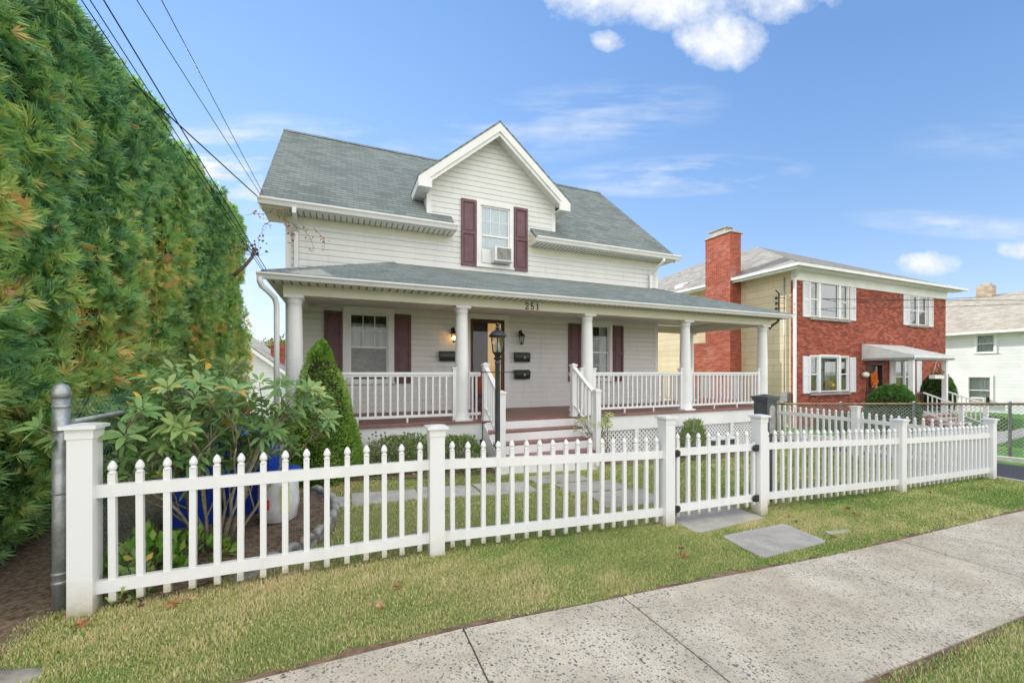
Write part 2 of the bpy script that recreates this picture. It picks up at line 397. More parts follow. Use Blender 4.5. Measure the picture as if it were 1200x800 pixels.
def sprays(c, out, size, nl, tintv, spread=1.0, wratio=.2, face=None):
    """fans of nl narrow leaflets at centres c growing along out"""
    n = len(c); d0 = unit(out); rnd = RNG.normal(size=(n, 3)) if face is None else face + RNG.normal(size=(n, 3)) * .35; side = unit(np.cross(d0, rnd))
    parts = []
    for k in range(nl):
        a = (k / (nl - 1) - .5) * 2 if nl > 1 else 0
        ang = a * spread + RNG.normal(size=n) * .12
        d = d0 * np.cos(ang)[:, None] + side * np.sin(ang)[:, None]
        nrm = np.cross(d0, side)
        d = d + nrm * (RNG.normal(size=n) * .15)[:, None]
        ln = size * (1 - .35 * abs(a)) * RNG.uniform(.8, 1.2, n)
        sd = np.cross(d, nrm)
        b = c + d0 * (size * .12)[:, None] * (1 - abs(a))
        parts.append(leaves(b, d, sd, ln, ln * wratio, tintv + RNG.normal(size=n) * .03))
    return join(parts)

# ------------------------------------------------------------------ ground heights
GX = [-60, -3, -1.57, .77, 3.4, 4.9, 8.1, 11.1, 14, 20, 27, 60]; GZ = [.3, .04, 0, 0, -.13, -.2, -.275, -.375, -.43, -.56, -.66, -1.2]
def gz(x, y=0):
    z = np.interp(x, GX, GZ); return z - np.clip((np.asarray(y) - 13) * .07, 0, 1.2)
def g(x, y=0): return float(gz(x, y))
def gsheet(name, x0, x1, y0, y1, dz, m, nx=None, kind='structure', parent=None, poly=None):
    xs = np.unique(np.concatenate([np.linspace(x0, x1, nx or max(2, int((x1 - x0) * 1.5) + 1)), [q for q in GX if x0 < q < x1]]))
    ys = np.unique(np.concatenate([[y0, y1], [q for q in (13, 16, 20, 25, 30.1) if y0 < q < y1]]))
    mb = MB()
    for i in range(len(xs) - 1):
        for j in range(len(ys) - 1):
            mb.face([(x, y, g(x, y) + dz) for x, y in ((xs[i], ys[j]), (xs[i + 1], ys[j]), (xs[i + 1], ys[j + 1]), (xs[i], ys[j + 1]))])
    o = mb.build(name, m, parent)
    if kind: tag(o, kind=kind)
    return o
def gpoly(name, pts, dz, thick, m):                      # flat-ish slab that follows the ground
    mb = MB(); n = len(pts)
    top = [(x, y, g(x, y) + dz) for x, y in pts]
    mb.prism([(x, y, z - thick) for x, y, z in top], (0, 0, thick))
    return mb.build(name, m)

W0, W1 = 1.33, 2.47
gsheet('ground', -400, 400, -400, 400, -.03, 'lawn', nx=3)
gsheet('lawn', -14, 11.35, W1 + .02, 14, .0, 'lawn')
gsheet('neighbour_lawn', 13.6, 40, 2.6, 12, .0, 'lawn_far')
gsheet('driveway', 11.36, 13.55, 2.5, 12, .004, 'asphalt')
gsheet('road', -60, 60, -9.5, -1.9, -.12, 'asphalt')
gsheet('kerb', -60, 60, -1.9, -1.75, .01, 'concrete')
gsheet('verge', -14, 14, -1.75, W0 - .03, -.015, 'lawn')
# sidewalk: separate slabs with joints
tag(gsheet('sidewalk_base', -14, 60, W0 - .02, W1 + .01, -.018, 'soil_edge'), kind='structure')
jx = [.70 + 1.21 * k for k in range(-8, 40)]
jmain = {0, 1, 4}
for k in range(len(jx) - 1):
    gp = .006
    a, b = jx[k] + gp * (1 if (k - 8) in (0, 1, 4, 8, 12) else .28), jx[k + 1] - gp * (1 if (k - 7) in (0, 1, 4, 8, 12) else .28)
    dz = .004 + random.uniform(-.002, .003)
    mb = MB(); top = [(x, y, g(x) + dz + .004) for x, y in ((a, W0), (b, W0), (b, W1), (a, W1))]
    mb.prism([(p[0], p[1], p[2] - .06) for p in top], (0, 0, .06))
    o = mb.build('sidewalk_slab', 'walk'); tag(o, kind='structure')
# bare soil along the sidewalk edges
def strip(name, y0f, y1f, x0, x1, dz, m, n=160):
    mb = MB()
    xs = np.linspace(x0, x1, n)
    for i in range(n - 1):
        a, b = xs[i], xs[i + 1]
        mb.face([(a, y0f(a), g(a) + dz), (b, y0f(b), g(b) + dz), (b, y1f(b), g(b) + dz), (a, y1f(a), g(a) + dz)])
    return tag(mb.build(name, m), kind='structure')
wob = lambda x, s, a: a * (math.sin(x * 2.3 + s) + .6 * math.sin(x * 5.9 + 2 * s) + .4 * math.sin(x * 14 + s))
strip('soil_edge', lambda x: W1 + .003, lambda x: W1 + .04 + wob(x, 1, .018), -3, 12, .006, 'soil_edge')
strip('soil_edge_outer', lambda x: W0 - .06 + wob(x, 4, .015), lambda x: W0 - .005, -3, 12, .0, 'soil_edge')
# soil under hedge and in the planting bed
def blob(name, cx, cy, rx, ry, dz, m, seed=0, kind='structure', n=36):
    pts = []
    for k in range(n):
        a = 2 * math.pi * k / n; r = 1 + .08 * math.sin(3 * a + seed) + .06 * math.sin(5 * a + 2 * seed)
        pts.append((cx + rx * r * math.cos(a), cy + ry * r * math.sin(a)))
    mb = MB(); c = (cx, cy, g(cx, cy) + dz)
    for k in range(n):
        a, b = pts[k], pts[(k + 1) % n]
        mb.face([c, (*a, g(*a) + dz), (*b, g(*b) + dz)])
    return tag(mb.build(name, m), kind=kind)
gsheet('hedge_soil', -9, -1.75, 2.9, 15, .012, 'soil')
blob('planting_bed', -1.05, 5.0, .95, 1.35, .016, 'soil', 2)
blob('planting_bed_porch', 1.2, 6.72, 1.6, .42, .014, 'soil', 5)
blob('planting_bed_lattice', 7.0, 6.75, 2.6, .36, .014, 'soil', 3)

# ------------------------------------------------------------------ grass blades (stuff)
def grass(name, x0, x1, y0, y1, n, hmin, hmax, excl, label, kind='stuff', dry=0.0):
    p = np.stack([RNG.uniform(x0, x1, n), RNG.uniform(y0, y1, n)], 1)
    keep = np.ones(n, bool)
    for e in excl: keep &= ~e(p[:, 0], p[:, 1])
    p = p[keep]; n = len(p)
    P3 = np.concatenate([p, np.zeros((n, 1))], 1)
    patch = snoise(P3, 5, .9, 3); fine = snoise(P3, 9, 5, 2)
    z = gz(p[:, 0], p[:, 1])
    base = np.stack([p[:, 0], p[:, 1], z - .003], 1)
    a = RNG.uniform(0, 6.28, n); tilt = RNG.uniform(.15, 1.15, n)
    d = np.stack([np.cos(a) * tilt, np.sin(a) * tilt, np.ones(n)], 1)
    h = RNG.uniform(hmin, hmax, n) * (1 + .4 * fine + .15 * patch) * .9
    sd = np.stack([-np.sin(a), np.cos(a), np.zeros(n)], 1)
    t = .56 + .2 * patch + .12 * fine + RNG.normal(size=n) * .22 + dry - .012 * np.clip(p[:, 0], -2, 11)
    v, q, tt = leaves(base, d, sd, h, RNG.uniform(.0035, .006, n) * np.maximum(1, np.hypot(p[:, 0], p[:, 1]) / 4.2), t, 0)
    o = npmesh(name, v, q, tt, 'grass'); tag(o, label, 'grass', kind=kind); return o
stones_px = []
def in_poly(poly):
    P = np.array(poly)
    def f(x, y):
        ins = np.zeros(len(x), bool); j = len(P) - 1
        for i in range(len(P)):
            c = ((P[i, 1] > y) != (P[j, 1] > y)) & (x < (P[j, 0] - P[i, 0]) * (y - P[i, 1]) / (P[j, 1] - P[i, 1] + 1e-12) + P[i, 0])
            ins ^= c; j = i
        return ins
    return f
def ell(cx, cy, rx, ry): return lambda x, y: ((x - cx) / rx) ** 2 + ((y - cy) / ry) ** 2 < 1

# flagstones (points in metres)
FL = [
 ('bluestone slab under the white picket gate', [(3.52, 3.28), (4.78, 3.42), (4.80, 4.05), (3.55, 3.93)]),
 ('bluestone slab between the gate and the sidewalk', [(3.62, 2.62), (4.72, 2.70), (4.82, 3.22), (3.70, 3.14)]),
 ('nearest bluestone inside the gate, on the way to the porch steps', [(3.05, 4.28), (4.08, 4.30), (4.15, 4.95), (3.2, 4.92)]),
 ('middle bluestone of the path to the porch steps', [(3.02, 5.0), (4.0, 5.03), (4.02, 5.52), (2.95, 5.5)]),
 ('farthest bluestone of the path, nearest the porch steps', [(2.75, 5.58), (3.75, 5.6), (3.72, 6.05), (2.7, 6.02)]),
]
excl = []
def roundpoly(pts, r=.05, jit=.012):
    out = []; n = len(pts)
    for i in range(n):
        p = Vector(pts[i]); a = Vector(pts[i - 1]); b = Vector(pts[(i + 1) % n])
        da = (a - p).normalized(); db = (b - p).normalized()
        out += [p + da * r, p + (da + db) * r * .3, p + db * r]
        m = (p + b) / 2 + Vector((random.uniform(-jit, jit), random.uniform(-jit, jit))); out.append(m)
    return [(q.x, q.y) for q in out]
for lab, pts in FL:
    rp = roundpoly(pts); o = gpoly('stepping_stone', rp, .018, .06, 'flag'); tag(o, lab, 'stepping stone', 'bluestone stepping stones')
    excl.append(in_poly(rp))
# side path of flat stones leading left across the yard
xs = [2.6, 1.75, .95, .1, -.45]
SL = ['rightmost', 'second from the right', 'second from the left', 'leftmost']
for i in range(4):
    a, b = xs[i + 1] + .02, xs[i] - .02
    rp = roundpoly([(a, 5.18 + .03 * i), (b, 5.2 + .02 * i), (b, 5.75 - .03 * i), (a, 5.78)], .04, .02)
    o = gpoly('path_slab', rp, .012, .05, 'concrete'); tag(o, SL[i] + ' of the low grey slabs crossing the yard behind the left fence', 'slab', 'grey slabs crossing the yard')
    excl.append(in_poly(rp))
rp = roundpoly([(4.98, 2.82), (5.3, 2.78), (5.33, 2.86), (5.02, 2.9)], .02, .01)
tag(gpoly('small_stone', rp, .018, .05, 'concrete'), 'small pale sunken stone in the grass right of the two bluestone slabs', 'stone')
bed = ell(-1.05, 5.0, .93, 1.33); bed2 = ell(1.2, 6.72, 1.6, .42); bed3 = ell(7.0, 6.75, 2.6, .36)
soilx = lambda x, y: (x < -1.85) & (y > 3.0 + .1 * np.sin(x * 5))
edge = lambda x, y: y < W1 + .022 + .025 * np.sin(x * 2.3 + 1) + .02 * np.sin(x * 11) + .02*np.sin(x*31)
stairs_ex = lambda x, y: (x > 2.35) & (x < 4.45) & (y > 6.2)
drv = lambda x, y: (x > 11.3)
EX = excl + [bed, bed2, bed3, soilx, stairs_ex, drv]
grass('front_lawn_grass', -3.2, 6.2, W1, 3.9, 260000, .018, .042, EX + [edge], 'short mixed green and straw grass between the picket fence and the sidewalk')
grass('right_lawn_grass', 6.2, 11.3, W1, 4.2, 60000, .02, .045, EX + [edge], 'short greener grass on the right between the fence and the sidewalk', dry=-.04)
grass('yard_grass', -1.9, 11.2, 3.9, 7.1, 150000, .02, .05, EX, 'short patchy grass inside the picket fence')
grass('verge_grass', 1.5, 9, .0, W0 - .03, 90000, .02, .05, [], 'green grass strip on the street side of the sidewalk', dry=-.12)

# ------------------------------------------------------------------ HOUSE
YW = 9.5; XL, XR = -1.04, 8.59; ZF = .71
house = thing('house', 'off white clapboard house with grey green roof, maroon shutters and a long columned porch', 'house', (3.5, 12.0, 0))
def siding(mb, y, xl, xr, z0, z1, holes=(), e=.127, lap=.019):
    """clapboard courses; xl/xr functions of z"""
    zs = z0; 
    while zs < z1 - 1e-4:
        ze = min(zs + e, z1)
        cuts = sorted({zs, ze, *([zs + e * .72] if zs + e * .72 < ze else []), *[h[2] for h in holes if zs < h[2] < ze], *[h[3] for h in holes if zs < h[3] < ze]})
        for a, b in zip(cuts[:-1], cuts[1:]):
            zc = (a + b) / 2
            ya = y - lap; yb = y - lap if b < zs + e * .74 else y - .002
            iv = [(xl(zc), xr(zc))]; hs = [h for h in holes if h[2] < zc < h[3]]
            segs = []; cur = None
            for h in sorted(hs):
                pass
            pts = [None]
            hs = sorted(hs)
            starts = ['L'] + [h[1] for h in hs]; ends = [h[0] for h in hs] + ['R']
            for s_, e_ in zip(starts, ends):
                xa0 = xl(a) if s_ == 'L' else s_; xa1 = xl(b) if s_ == 'L' else s_
                xb0 = xr(a) if e_ == 'R' else e_; xb1 = xr(b) if e_ == 'R' else e_
                if xb0 - xa0 < .001 and xb1 - xa1 < .001: continue
                mb.face([(xa0, ya, a), (xb0, ya, a), (xb1, yb, b), (xa1, yb, b)])
                if a == zs: mb.face([(xa0, y + .001, a), (xb0, y + .001, a), (xb0, ya, a), (xa0, ya, a)])
                if abs(b - (zs + e)) < 1e-6 and False: pass
        zs += e
# openings x0,x1,z0,z1
W1o = (.155, .965, 1.41, 2.88); W2o = (6.06, 6.87, 1.41, 2.88); DO = (2.86, 3.74, ZF, 2.89); WUo = (3.12, 3.88, 4.22, 5.66)
DC, DHW, DZW = 3.5, 1.66, 5.9
slope_d = .84; slope_m = .89
def gl(z): return XL + .08 if z < 4.95 else DC - min(DHW, max(0, (7.43 - z) / slope_d))
def gr(z): return XR - .08 if z < 4.95 else DC + min(DHW, max(0, (7.43 - z) / slope_d))
mb = MB(); siding(mb, YW, lambda z: XL + .08, lambda z: XR - .08, ZF, 3.03, [W1o, W2o, DO])
mb.build('lower_siding', 'siding', house)
mb = MB(); siding(mb, YW, gl, gr, 4.06 - 6 * .127, 7.44, [WUo]); mb.build('upper_siding', 'siding', house)
# solid walls behind and at the sides
BW = 16.3
mb = MB()
for x, sx in ((XL, -1), (XR, 1)):
    mb.prism([(x, YW + .01, -.8), (x, BW, -.8), (x, BW, 4.95), (x, (YW + BW) / 2, 4.92 + slope_m * (BW - YW) / 2 + .2), (x, YW + .01, 4.95)], (-sx * .1, 0, 0))
mb.rectwall('y', BW, XL, XR, -.8, 4.95)
mb.box(XL, XR, YW + .3, YW + .32, 3.05, 4.05)
mb.build('wall', 'siding', house)
# corner boards
mb = MB()
for x in (XL - .012, XR - .088):
    mb.box(x, x + .1, YW - .025, YW + .09, ZF, 3.02); mb.box(x, x + .1, YW - .025, YW + .09, 3.2, 4.86)
for x in (DC - DHW - .02, DC + DHW - .08): mb.box(x, x + .1, YW - .025, YW + .07, 5.2, 6.02)
mb.box(1.1, 8.25, YW - .03, YW, 3.98, 4.058)
mb.build('corner_board', 'trim', house)

# main roof
RX0, RX1 = -1.47, 8.93; EY, EZ, RY, RZ = 9.1, 4.94, 12.9, 8.32
th = .07
def roofslab(mb, pts, t=th):
    mb.prism([(x, y, z - t) for x, y, z in pts], (0, 0, t)); return mb
mb = MB()
yc = EY + .42  # where dormer wall begins
DL, DR = DC - 1.1, DC + .96     # ends of the eave returns
def mz(y): return EZ + (y - EY) * slope_m
# front slope with a notch between the eave returns
roofslab(mb, [(RX0, EY, EZ), (DL, EY, EZ), (DL, YW + .0, mz(YW)), (DL, RY, RZ), (RX0, RY, RZ)])
roofslab(mb, [(DR, EY, EZ), (RX1, EY, EZ), (RX1, RY, RZ), (DR, RY, RZ), (DR, YW, mz(YW))])
roofslab(mb, [(DL, 10.9, mz(10.9)), (DR, 10.9, mz(10.9)), (DR, RY, RZ), (DL, RY, RZ)])
roofslab(mb, [(RX0, RY, RZ), (RX1, RY, RZ), (RX1, 16.7, EZ), (RX0, 16.7, EZ)])
mb.build('roof', 'shingle', house)
mb = MB()
# ridge cap
for k in range(36):
    x0 = RX0 + k * (RX1 - RX0) / 36; x1 = x0 + (RX1 - RX0) / 36 + .03
    mb.prism([(x0, RY - .13, RZ - .095), (x0, RY, RZ + .02), (x0, RY + .13, RZ - .095), (x0, RY, RZ - .02)], (x1 - x0 - .035, 0, 0))
mb.build('ridge_cap', 'shingle', house)
# front gable roof
GY0 = 9.12; GAZ = 7.6; GFZ = 5.98; GHW = 1.93; GYB = 12.3
mb = MB()
for s in (-1, 1):
    ridge_y = EY + (GAZ - EZ) / slope_m; foot_y = EY + (GFZ - EZ) / slope_m
    roofslab(mb, [(DC, GY0, GAZ), (DC + s * GHW, GY0, GFZ), (DC + s * GHW, foot_y + .15, GFZ), (DC, ridge_y + .2, GAZ)], .05)
mb.build('gable_roof', 'shingle', house)
# gable cheeks (side walls of the dormer above the main roof)
for s in (-1, 1):
    x = DC + s * DHW; mb = MB()
    mb.face([(x, YW, mz(YW) - .1), (x, 10.7, mz(10.7) - .1), (x, 10.7, 6.0), (x, YW, 6.0)])
    mb.build('dormer_cheek', 'siding', house)
# rake boards
def rake(mb, x0, z0, x1, z1, y0, y1, h, drop=.0):
    mb.prism([(x0, y0, z0 - drop), (x1, y0, z1 - drop), (x1, y0, z1 - drop - h), (x0, y0, z0 - drop - h)], (0, y1 - y0, 0))
mb = MB()
for s in (-1, 1):
    rake(mb, DC, GAZ, DC + s * (GHW - .002), GFZ + .002, GY0 + .006, GY0 + .04, .20, .052)
    rake(mb, DC, GAZ, DC + s * (GHW - .25), GFZ + .21, GY0 + .04, GY0 + .075, .12, .225)
    # boxed foot of the rake and side eave
    fx = DC + s * GHW
    mb.box(fx - s * .004, fx - s * .30, GY0 + .008, GY0 + .075, GFZ - .26, GFZ - .05)
    mb.box(fx - s * .006, fx - s * .05, GY0 + .076, 10.35, GFZ - .21, GFZ - .052)
mb.build('rake_board', 'trim', house)
mb = MB()
for s in (-1, 1):
    # sloping soffit
    mb.prism([(DC, GY0 + .076, GAZ - .26), (DC + s * (GHW - .2), GY0 + .076, GFZ - .09), (DC + s * (GHW - .2), YW - .02, GFZ - .09), (DC, YW - .02, GAZ - .26)], (0, 0, .02))
    fx = DC + s * GHW
    mb.box(fx - s * .01, fx - s * .3, GY0 + .08, YW + .9, GFZ - .235, GFZ - .215)
    n = 16
    for k in range(n):
        t = k / n; x = DC + s * t * (GHW - .22); z = GAZ - .262 - t * (GHW - .2) * slope_d
        mb.bar((x, GY0 + .08, z), (x, YW - .02, z), .012, .01)
mb.build('gable_soffit', 'soffit', house)
# main eaves: gutters, fascia, soffit
def gutter(mb, x0, x1, y, z, h=.12, d=.12):
    prof = [(0, -h), (-d * .55, -h), (-d * .75, -h * .55), (-d, -h * .25), (-d, 0), (-d + .015, 0), (-d + .015, -.015), (0, -.015)]
    mb.prism([(x0, y + a, z + b) for a, b in prof], (x1 - x0, 0, 0))
mb = MB(); gutter(mb, RX0 + .0, DL + .03, EY, EZ); gutter(mb, DR - .03, RX1 + .1, EY, EZ); gutter(mb, -1.14, 10.72, 7.0, 3.06, .085)
# side gutters of the porch roof
mb.prism([(10.72 - .0, 6.885, 2.98), (10.72, 10.2, 2.98), (10.72, 10.2, 3.062), (10.72, 6.885, 3.062)], (-.1, 0, 0))
mb.build('gutter', 'trim', house)
for a, b in ((RX0 + .02, DL), (DR, RX1)):
    mb = MB(); mv = MB()
    mb.box(a, b, EY + .003, EY + .03, EZ - .13, EZ - .03)
    mb.box(a, b, EY + .031, YW - .015, EZ - .13, EZ - .11)
    n = int((b - a) / .115)
    for k in range(n):
        x = a + .05 + k * .115; mv.box(x, x + .022, EY + .05, YW - .03, EZ - .137, EZ - .1305)
    mv.build('vent_slots', 'kerbstone', mb.build('soffit', 'soffit', house))
mb = MB()
for x in (RX0 + .02, RX1 - .05):
    mb.prism([(x, EY, EZ - .08), (x, RY, RZ - .08), (x, RY, RZ - .27), (x, EY, EZ - .22)], (.03, 0, 0))
    mb.prism([(x, 16.7, EZ - .08), (x, RY, RZ - .08), (x, RY, RZ - .27), (x, 16.7, EZ - .26)], (.03, 0, 0))
for a, b in ((RX0 + .05, XL), (XR, RX1 - .05)):
    mb.prism([(a, EY + .03, EZ - .131), (b, EY + .03, EZ - .131), (b, YW + .5, EZ - .131), (a, YW + .5, EZ - .131)], (0, 0, -.02))
# frieze under the soffit
mb.box(XL, DC - DHW + .5, YW - .03, YW - .0, EZ - .29, EZ - .132); mb.box(DR, XR, YW - .03, YW, EZ - .29, EZ - .132)
# end caps of returns
mb.prism([(DL + .001, EY, EZ - .13), (DL + .001, YW - .015, EZ - .13), (DL + .001, YW - .015, EZ + .26), (DL + .001, EY, EZ - .07)], (.02, 0, 0))
mb.prism([(DR - .001, EY, EZ - .13), (DR - .001, YW - .015, EZ - .13), (DR - .001, YW - .015, EZ + .26), (DR - .001, EY, EZ - .07)], (-.02, 0, 0))
mb.build('eave_trim', 'cream', house)

# porch roof
PX0, PX1, PY, PZ, PZW = -1.07, 10.66, 6.97, 3.09, 4.05
ps = (PZW - PZ) / (YW - PY)
mb = MB()
roofslab(mb, [(PX0, PY, PZ), (PX1, PY, PZ), (PX1 - 2.35, YW - .012, PZW), (1.1, YW - .012, PZW)], .05)
roofslab(mb, [(PX0, PY, PZ), (1.1, YW - .012, PZW), (PX0, YW - .012, PZ)], .05)
zr = PZ + (PX1 - XR) * (PZW - PZ) / 2.35
roofslab(mb, [(PX1, PY, PZ), (PX1, 10.2, PZ), (XR + .01, 10.2, zr), (XR + .01, YW - .012 , zr), (PX1 - 2.35, YW - .013, PZW)], .05)
mb.build('porch_roof', 'shingle', house)
mb = MB()
def hipcap(a, b, n):
    a = Vector(a); b = Vector(b); d = (b - a).normalized(); sd = d.cross(Vector((0, 0, 1))).normalized()
    for k in range(n):
        p = a.lerp(b, k / n); q = a.lerp(b, (k + .93) / n)
        mb.prism([p + sd * .12 - Vector((0, 0, .035)), p + Vector((0, 0, .02)), p - sd * .12 - Vector((0, 0, .035)), p - Vector((0, 0, .03))], q - p)
hipcap((PX0, PY, PZ), (1.1, YW - .03, PZW), 16); mb.build('hip_cap', 'shingle', house)
mb = MB(); hipcap((PX1, PY, PZ), (PX1 - 2.35, YW - .03, PZW), 16); mb.build('hip_cap', 'shingle', house)
# beam, soffit, ceiling
YC = 7.4
mb = MB()
mb.box(-.84, 10.34, YC - .11, YC + .11, 2.82, 3.02)
mb.box(10.12, 10.34, YC + .11, 9.75, 2.82, 3.02)
mb.box(XR + .0, 10.34, 9.75, 9.95, 2.82, 3.02)
mb.box(-.84, -.62, YC + .11, YW - .03, 2.82, 3.02)
mb.build('porch_beam', 'cream', house)
mb = MB()
mb.box(PX0 + .03, PX1 - .03, 7.0, YC - .112, 2.985, 3.0)
mb.box(PX0 + .03, -.845, 7.3, YW - .03, 2.985, 3.0)
mb.box(10.345, PX1 - .03, 7.3, 10.1, 2.985, 3.0)
sf = mb.build('porch_soffit', 'soffit', house); mv = MB()
for k in range(95):
    x = PX0 + .1 + k * .122; mv.box(x, x + .03, 7.04, YC - .12, 2.977, 2.984)
mv.build('vent_slots', 'kerbstone', sf)
mb = MB(); mb.box(-.62, 10.12, YC + .112, YW - .03, 3.03, 3.045); mb.box(XR, 10.12, YW - .03, 9.75, 3.03, 3.045)
for k in range(86):
    x = -.55 + k * .122; mb.box(x, x + .012, YC + .12, YW - .03, 3.024, 3.031)
mb.build('porch_ceiling', 'soffit', house)
# porch floor
mb = MB(); mb.box(-1.0, 10.42, 7.16, YW - .015, ZF - .04, ZF); mb.box(XR + .01, 10.42, YW - .015, 10.05, ZF - .04, ZF)
mb.build('porch_floor', 'floor', house)
mb = MB()
for a, b in ((-.95, 2.4), (4.37, 10.38)): mb.box(a, b, 7.2, 7.23, .36, ZF - .042)
mb.box(10.35, 10.38, 7.23, 10.0, .36, ZF - .042); mb.box(-.95, -.92, 7.23, YW, -.2, ZF - .042)
mb.box(-.92, 2.36, 7.215, 7.235, -.1, .36)
for x in np.linspace(4.5, 10.3, 5): mb.box(x - .05, x + .05, 7.2, 7.23, -.5, .358)
mb.build('porch_skirt', 'trim', house)
# lattice
mb = MB()
def lattice(x0, x1, y, z0, z1, w=.034, sp=.10):
    h = z1 - z0; k = x0 - h
    while k < x1:
        for s, yy in ((1, y), (-1, y + .006)):
            a0, a1 = (k, z0), (k + h, z1)
            if s < 0: a0, a1 = (k + h, z0), (k, z1)
            # clip
            def cl(p, q):
                (xa, za), (xb, zb) = p, q
                t0, t1 = 0, 1; dx = xb - xa
                if dx > 0: t0 = max(t0, (x0 - xa) / dx); t1 = min(t1, (x1 - xa) / dx)
                else: t0 = max(t0, (x1 - xa) / dx); t1 = min(t1, (x0 - xa) / dx)
                if t0 >= t1: return None
                return (xa + dx * t0, za + (zb - za) * t0), (xa + dx * t1, za + (zb - za) * t1)
            c = cl(a0, a1)
            if c: mb.bar((c[0][0], yy, c[0][1]), (c[1][0], yy, c[1][1]), .005, w, up=(-s * .7071 if True else 0, 0, .7071))
        k += sp
lattice(4.42, 10.33, 7.24, -.35, .36)
mb.build('lattice', 'trim', house)
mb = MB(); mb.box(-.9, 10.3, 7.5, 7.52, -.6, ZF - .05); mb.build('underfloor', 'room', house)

# columns
prof = [(.155, 0), (.155, .045), (.14, .06), (.145, .09), (.128, .12), (.122, .16), (.124, .7), (.12, 1.3), (.108, 1.9), (.104, 1.985), (.116, 1.995), (.116, 2.02), (.106, 2.02), (.108, 2.03), (.128, 2.055), (.132, 2.065)]
cb = MB(); cb.lathe(prof, (0, 0, 0), 28); cb.box(-.14, .14, -.14, .14, 2.065, 2.109); cb.box(-.16, .16, -.16, .16, -.0, .03)
CX = [-.69, 2.07, 4.81, 7.54, 10.2]
c0 = cb.build('column', 'trim', None, origin=(0, 0, 0)); c0.parent = house; off = house.location
c0.location = Vector((CX[0], YC, ZF)) - off
for x in CX[1:]: inst(c0, house, (x, YC, ZF))
inst(c0, house, (10.2, 9.82, ZF))

# railing
balm = MB().box(-.016, .016, -.016, .016, 0, 1).build('baluster', 'vinyl', None, origin=(0, 0, 0))
BAL_ME = balm.data; bpy.data.objects.remove(balm)
def child(name, me, parent, loc, rz=0, scale=(1, 1, 1)):
    o = bpy.data.objects.new(name, me); COL.objects.link(o); o.parent = parent
    p = parent; off = Vector((0, 0, 0))
    while p is not None: off = off + p.location; p = p.parent
    o.location = Vector(loc) - off; o.rotation_euler = (0, 0, rz); o.scale = scale; return o
def railing(p0, p1, sp=.125, zt=1.6, zb=.80, mesh_mat='vinyl'):
    p0 = Vector((*p0, 0)); p1 = Vector((*p1, 0)); mb = MB(); up = Vector((0, 0, 1))
    mb.bar(p0 + up * (zt - .02), p1 + up * (zt - .02), .085, .04); mb.bar(p0 + up * (zt - .06), p1 + up * (zt - .06), .045, .038)
    mb.bar(p0 + up * (zb + .02), p1 + up * (zb + .02), .045, .045)
    n = max(1, int(round((p1 - p0).length / sp))); d = (p1 - p0)
    for t in (1 / 3, 2 / 3):
        q = p0 + d * t; mb.box(q.x - .015, q.x + .015, q.y - .015, q.y + .015, ZF + .001, zb - .003)
    o = mb.build('porch_railing', 'vinyl', house)
    for k in range(1, n):
        q = p0 + d * (k / n); child('baluster', BAL_ME, o, (q.x, q.y, zb + .043), math.atan2(d.y, d.x), (1, 1, zt - .08 - zb - .044))
    return o
NX0, NX1 = 2.45, 4.32
railing((-.57, YC), (1.90, YC)); railing((2.2, YC), (NX0 - .02, YC - .0), .07)
railing((NX1 + .05, YC), (4.66, YC), .12); railing((4.97, YC), (7.39, YC)); railing((7.69, YC), (10.05, YC))
railing((10.2, YC + .15), (10.2, 9.66)); railing((XR + .02, 9.85), (10.06, 9.85)); railing((-.69, YC + .15), (-.69, YW - .05))
# short rail posts against the columns
mb = MB()
for x in (1.93, 4.66, 7.40, 7.68, 10.03, 4.96):
    mb = MB(); mb.box(x - .04, x + .04, YC - .045, YC + .045, ZF + .001, 1.66); mb.box(x - .055, x + .055, YC - .06, YC + .06, 1.661, 1.69)
    mb.build('rail_post', 'vinyl', house)
# stairs
mb = MB(); mr = MB()
ry = .165
for k in range(1, 4):
    z = ZF - k * .177; y = 7.16 - .28 * k
    mb.box(NX0 - .03, NX1 + .03, y - .03, y + .28, z - .035, z)
    mr.box(NX0 - .01, NX1 + .01, y + .245, y + .265, z + .001, z + .141)
mr.box(NX0 - .01, NX1 + .01, 7.16 - .84, 7.16 - .82, -.3, ZF - 3 * .177 - .036)
for x in (NX0 - .035, NX1 + .015):
    mr.prism([(x, 7.2, -.3), (x, 7.2, ZF - .042), (x, 7.14, ZF - .05), (x, 6.33, ZF - .05 - 3 * .177), (x, 6.33, -.3)], (.02, 0, 0))
st = mb.build('porch_steps', 'floor', house); mr.build('riser', 'trim', st)
# newels and stair rails
def newel(x, y, z0, z1):
    mb = MB(); mb.box(x - .05, x + .05, y - .05, y + .05, z0, z1 - .045); mb.box(x - .065, x + .065, y - .065, y + .065, z1 - .045, z1 - .015)
    i = len(mb.v); mb.lathe([(.08, 0), (.01, .025)], (x, y, z1 - .0145), 4, False, math.pi / 4)
    mb.box(x - .06, x + .06, y - .06, y + .06, z0 + .001, z0 + .05)
    return mb.build('newel_post', 'vinyl', house)
for x in (NX0, NX1):
    newel(x, 7.15, ZF, 1.77); newel(x, 6.32, -.1, 1.29)
    mb = MB(); a = Vector((x, 7.09, 1.67)); b = Vector((x, 6.37, 1.19))
    mb.bar(a, b, .08, .04); a2 = a - Vector((0, 0, .74)); b2 = b - Vector((0, 0, .74)); mb.bar(a2, b2, .045, .045)
    o = mb.build('stair_railing', 'vinyl', house)
    for k in range(1, 6):
        q = a2.lerp(b2, k / 6); child('baluster', BAL_ME, o, (x, q.y, q.z + .02), 0, (1, 1, .70))

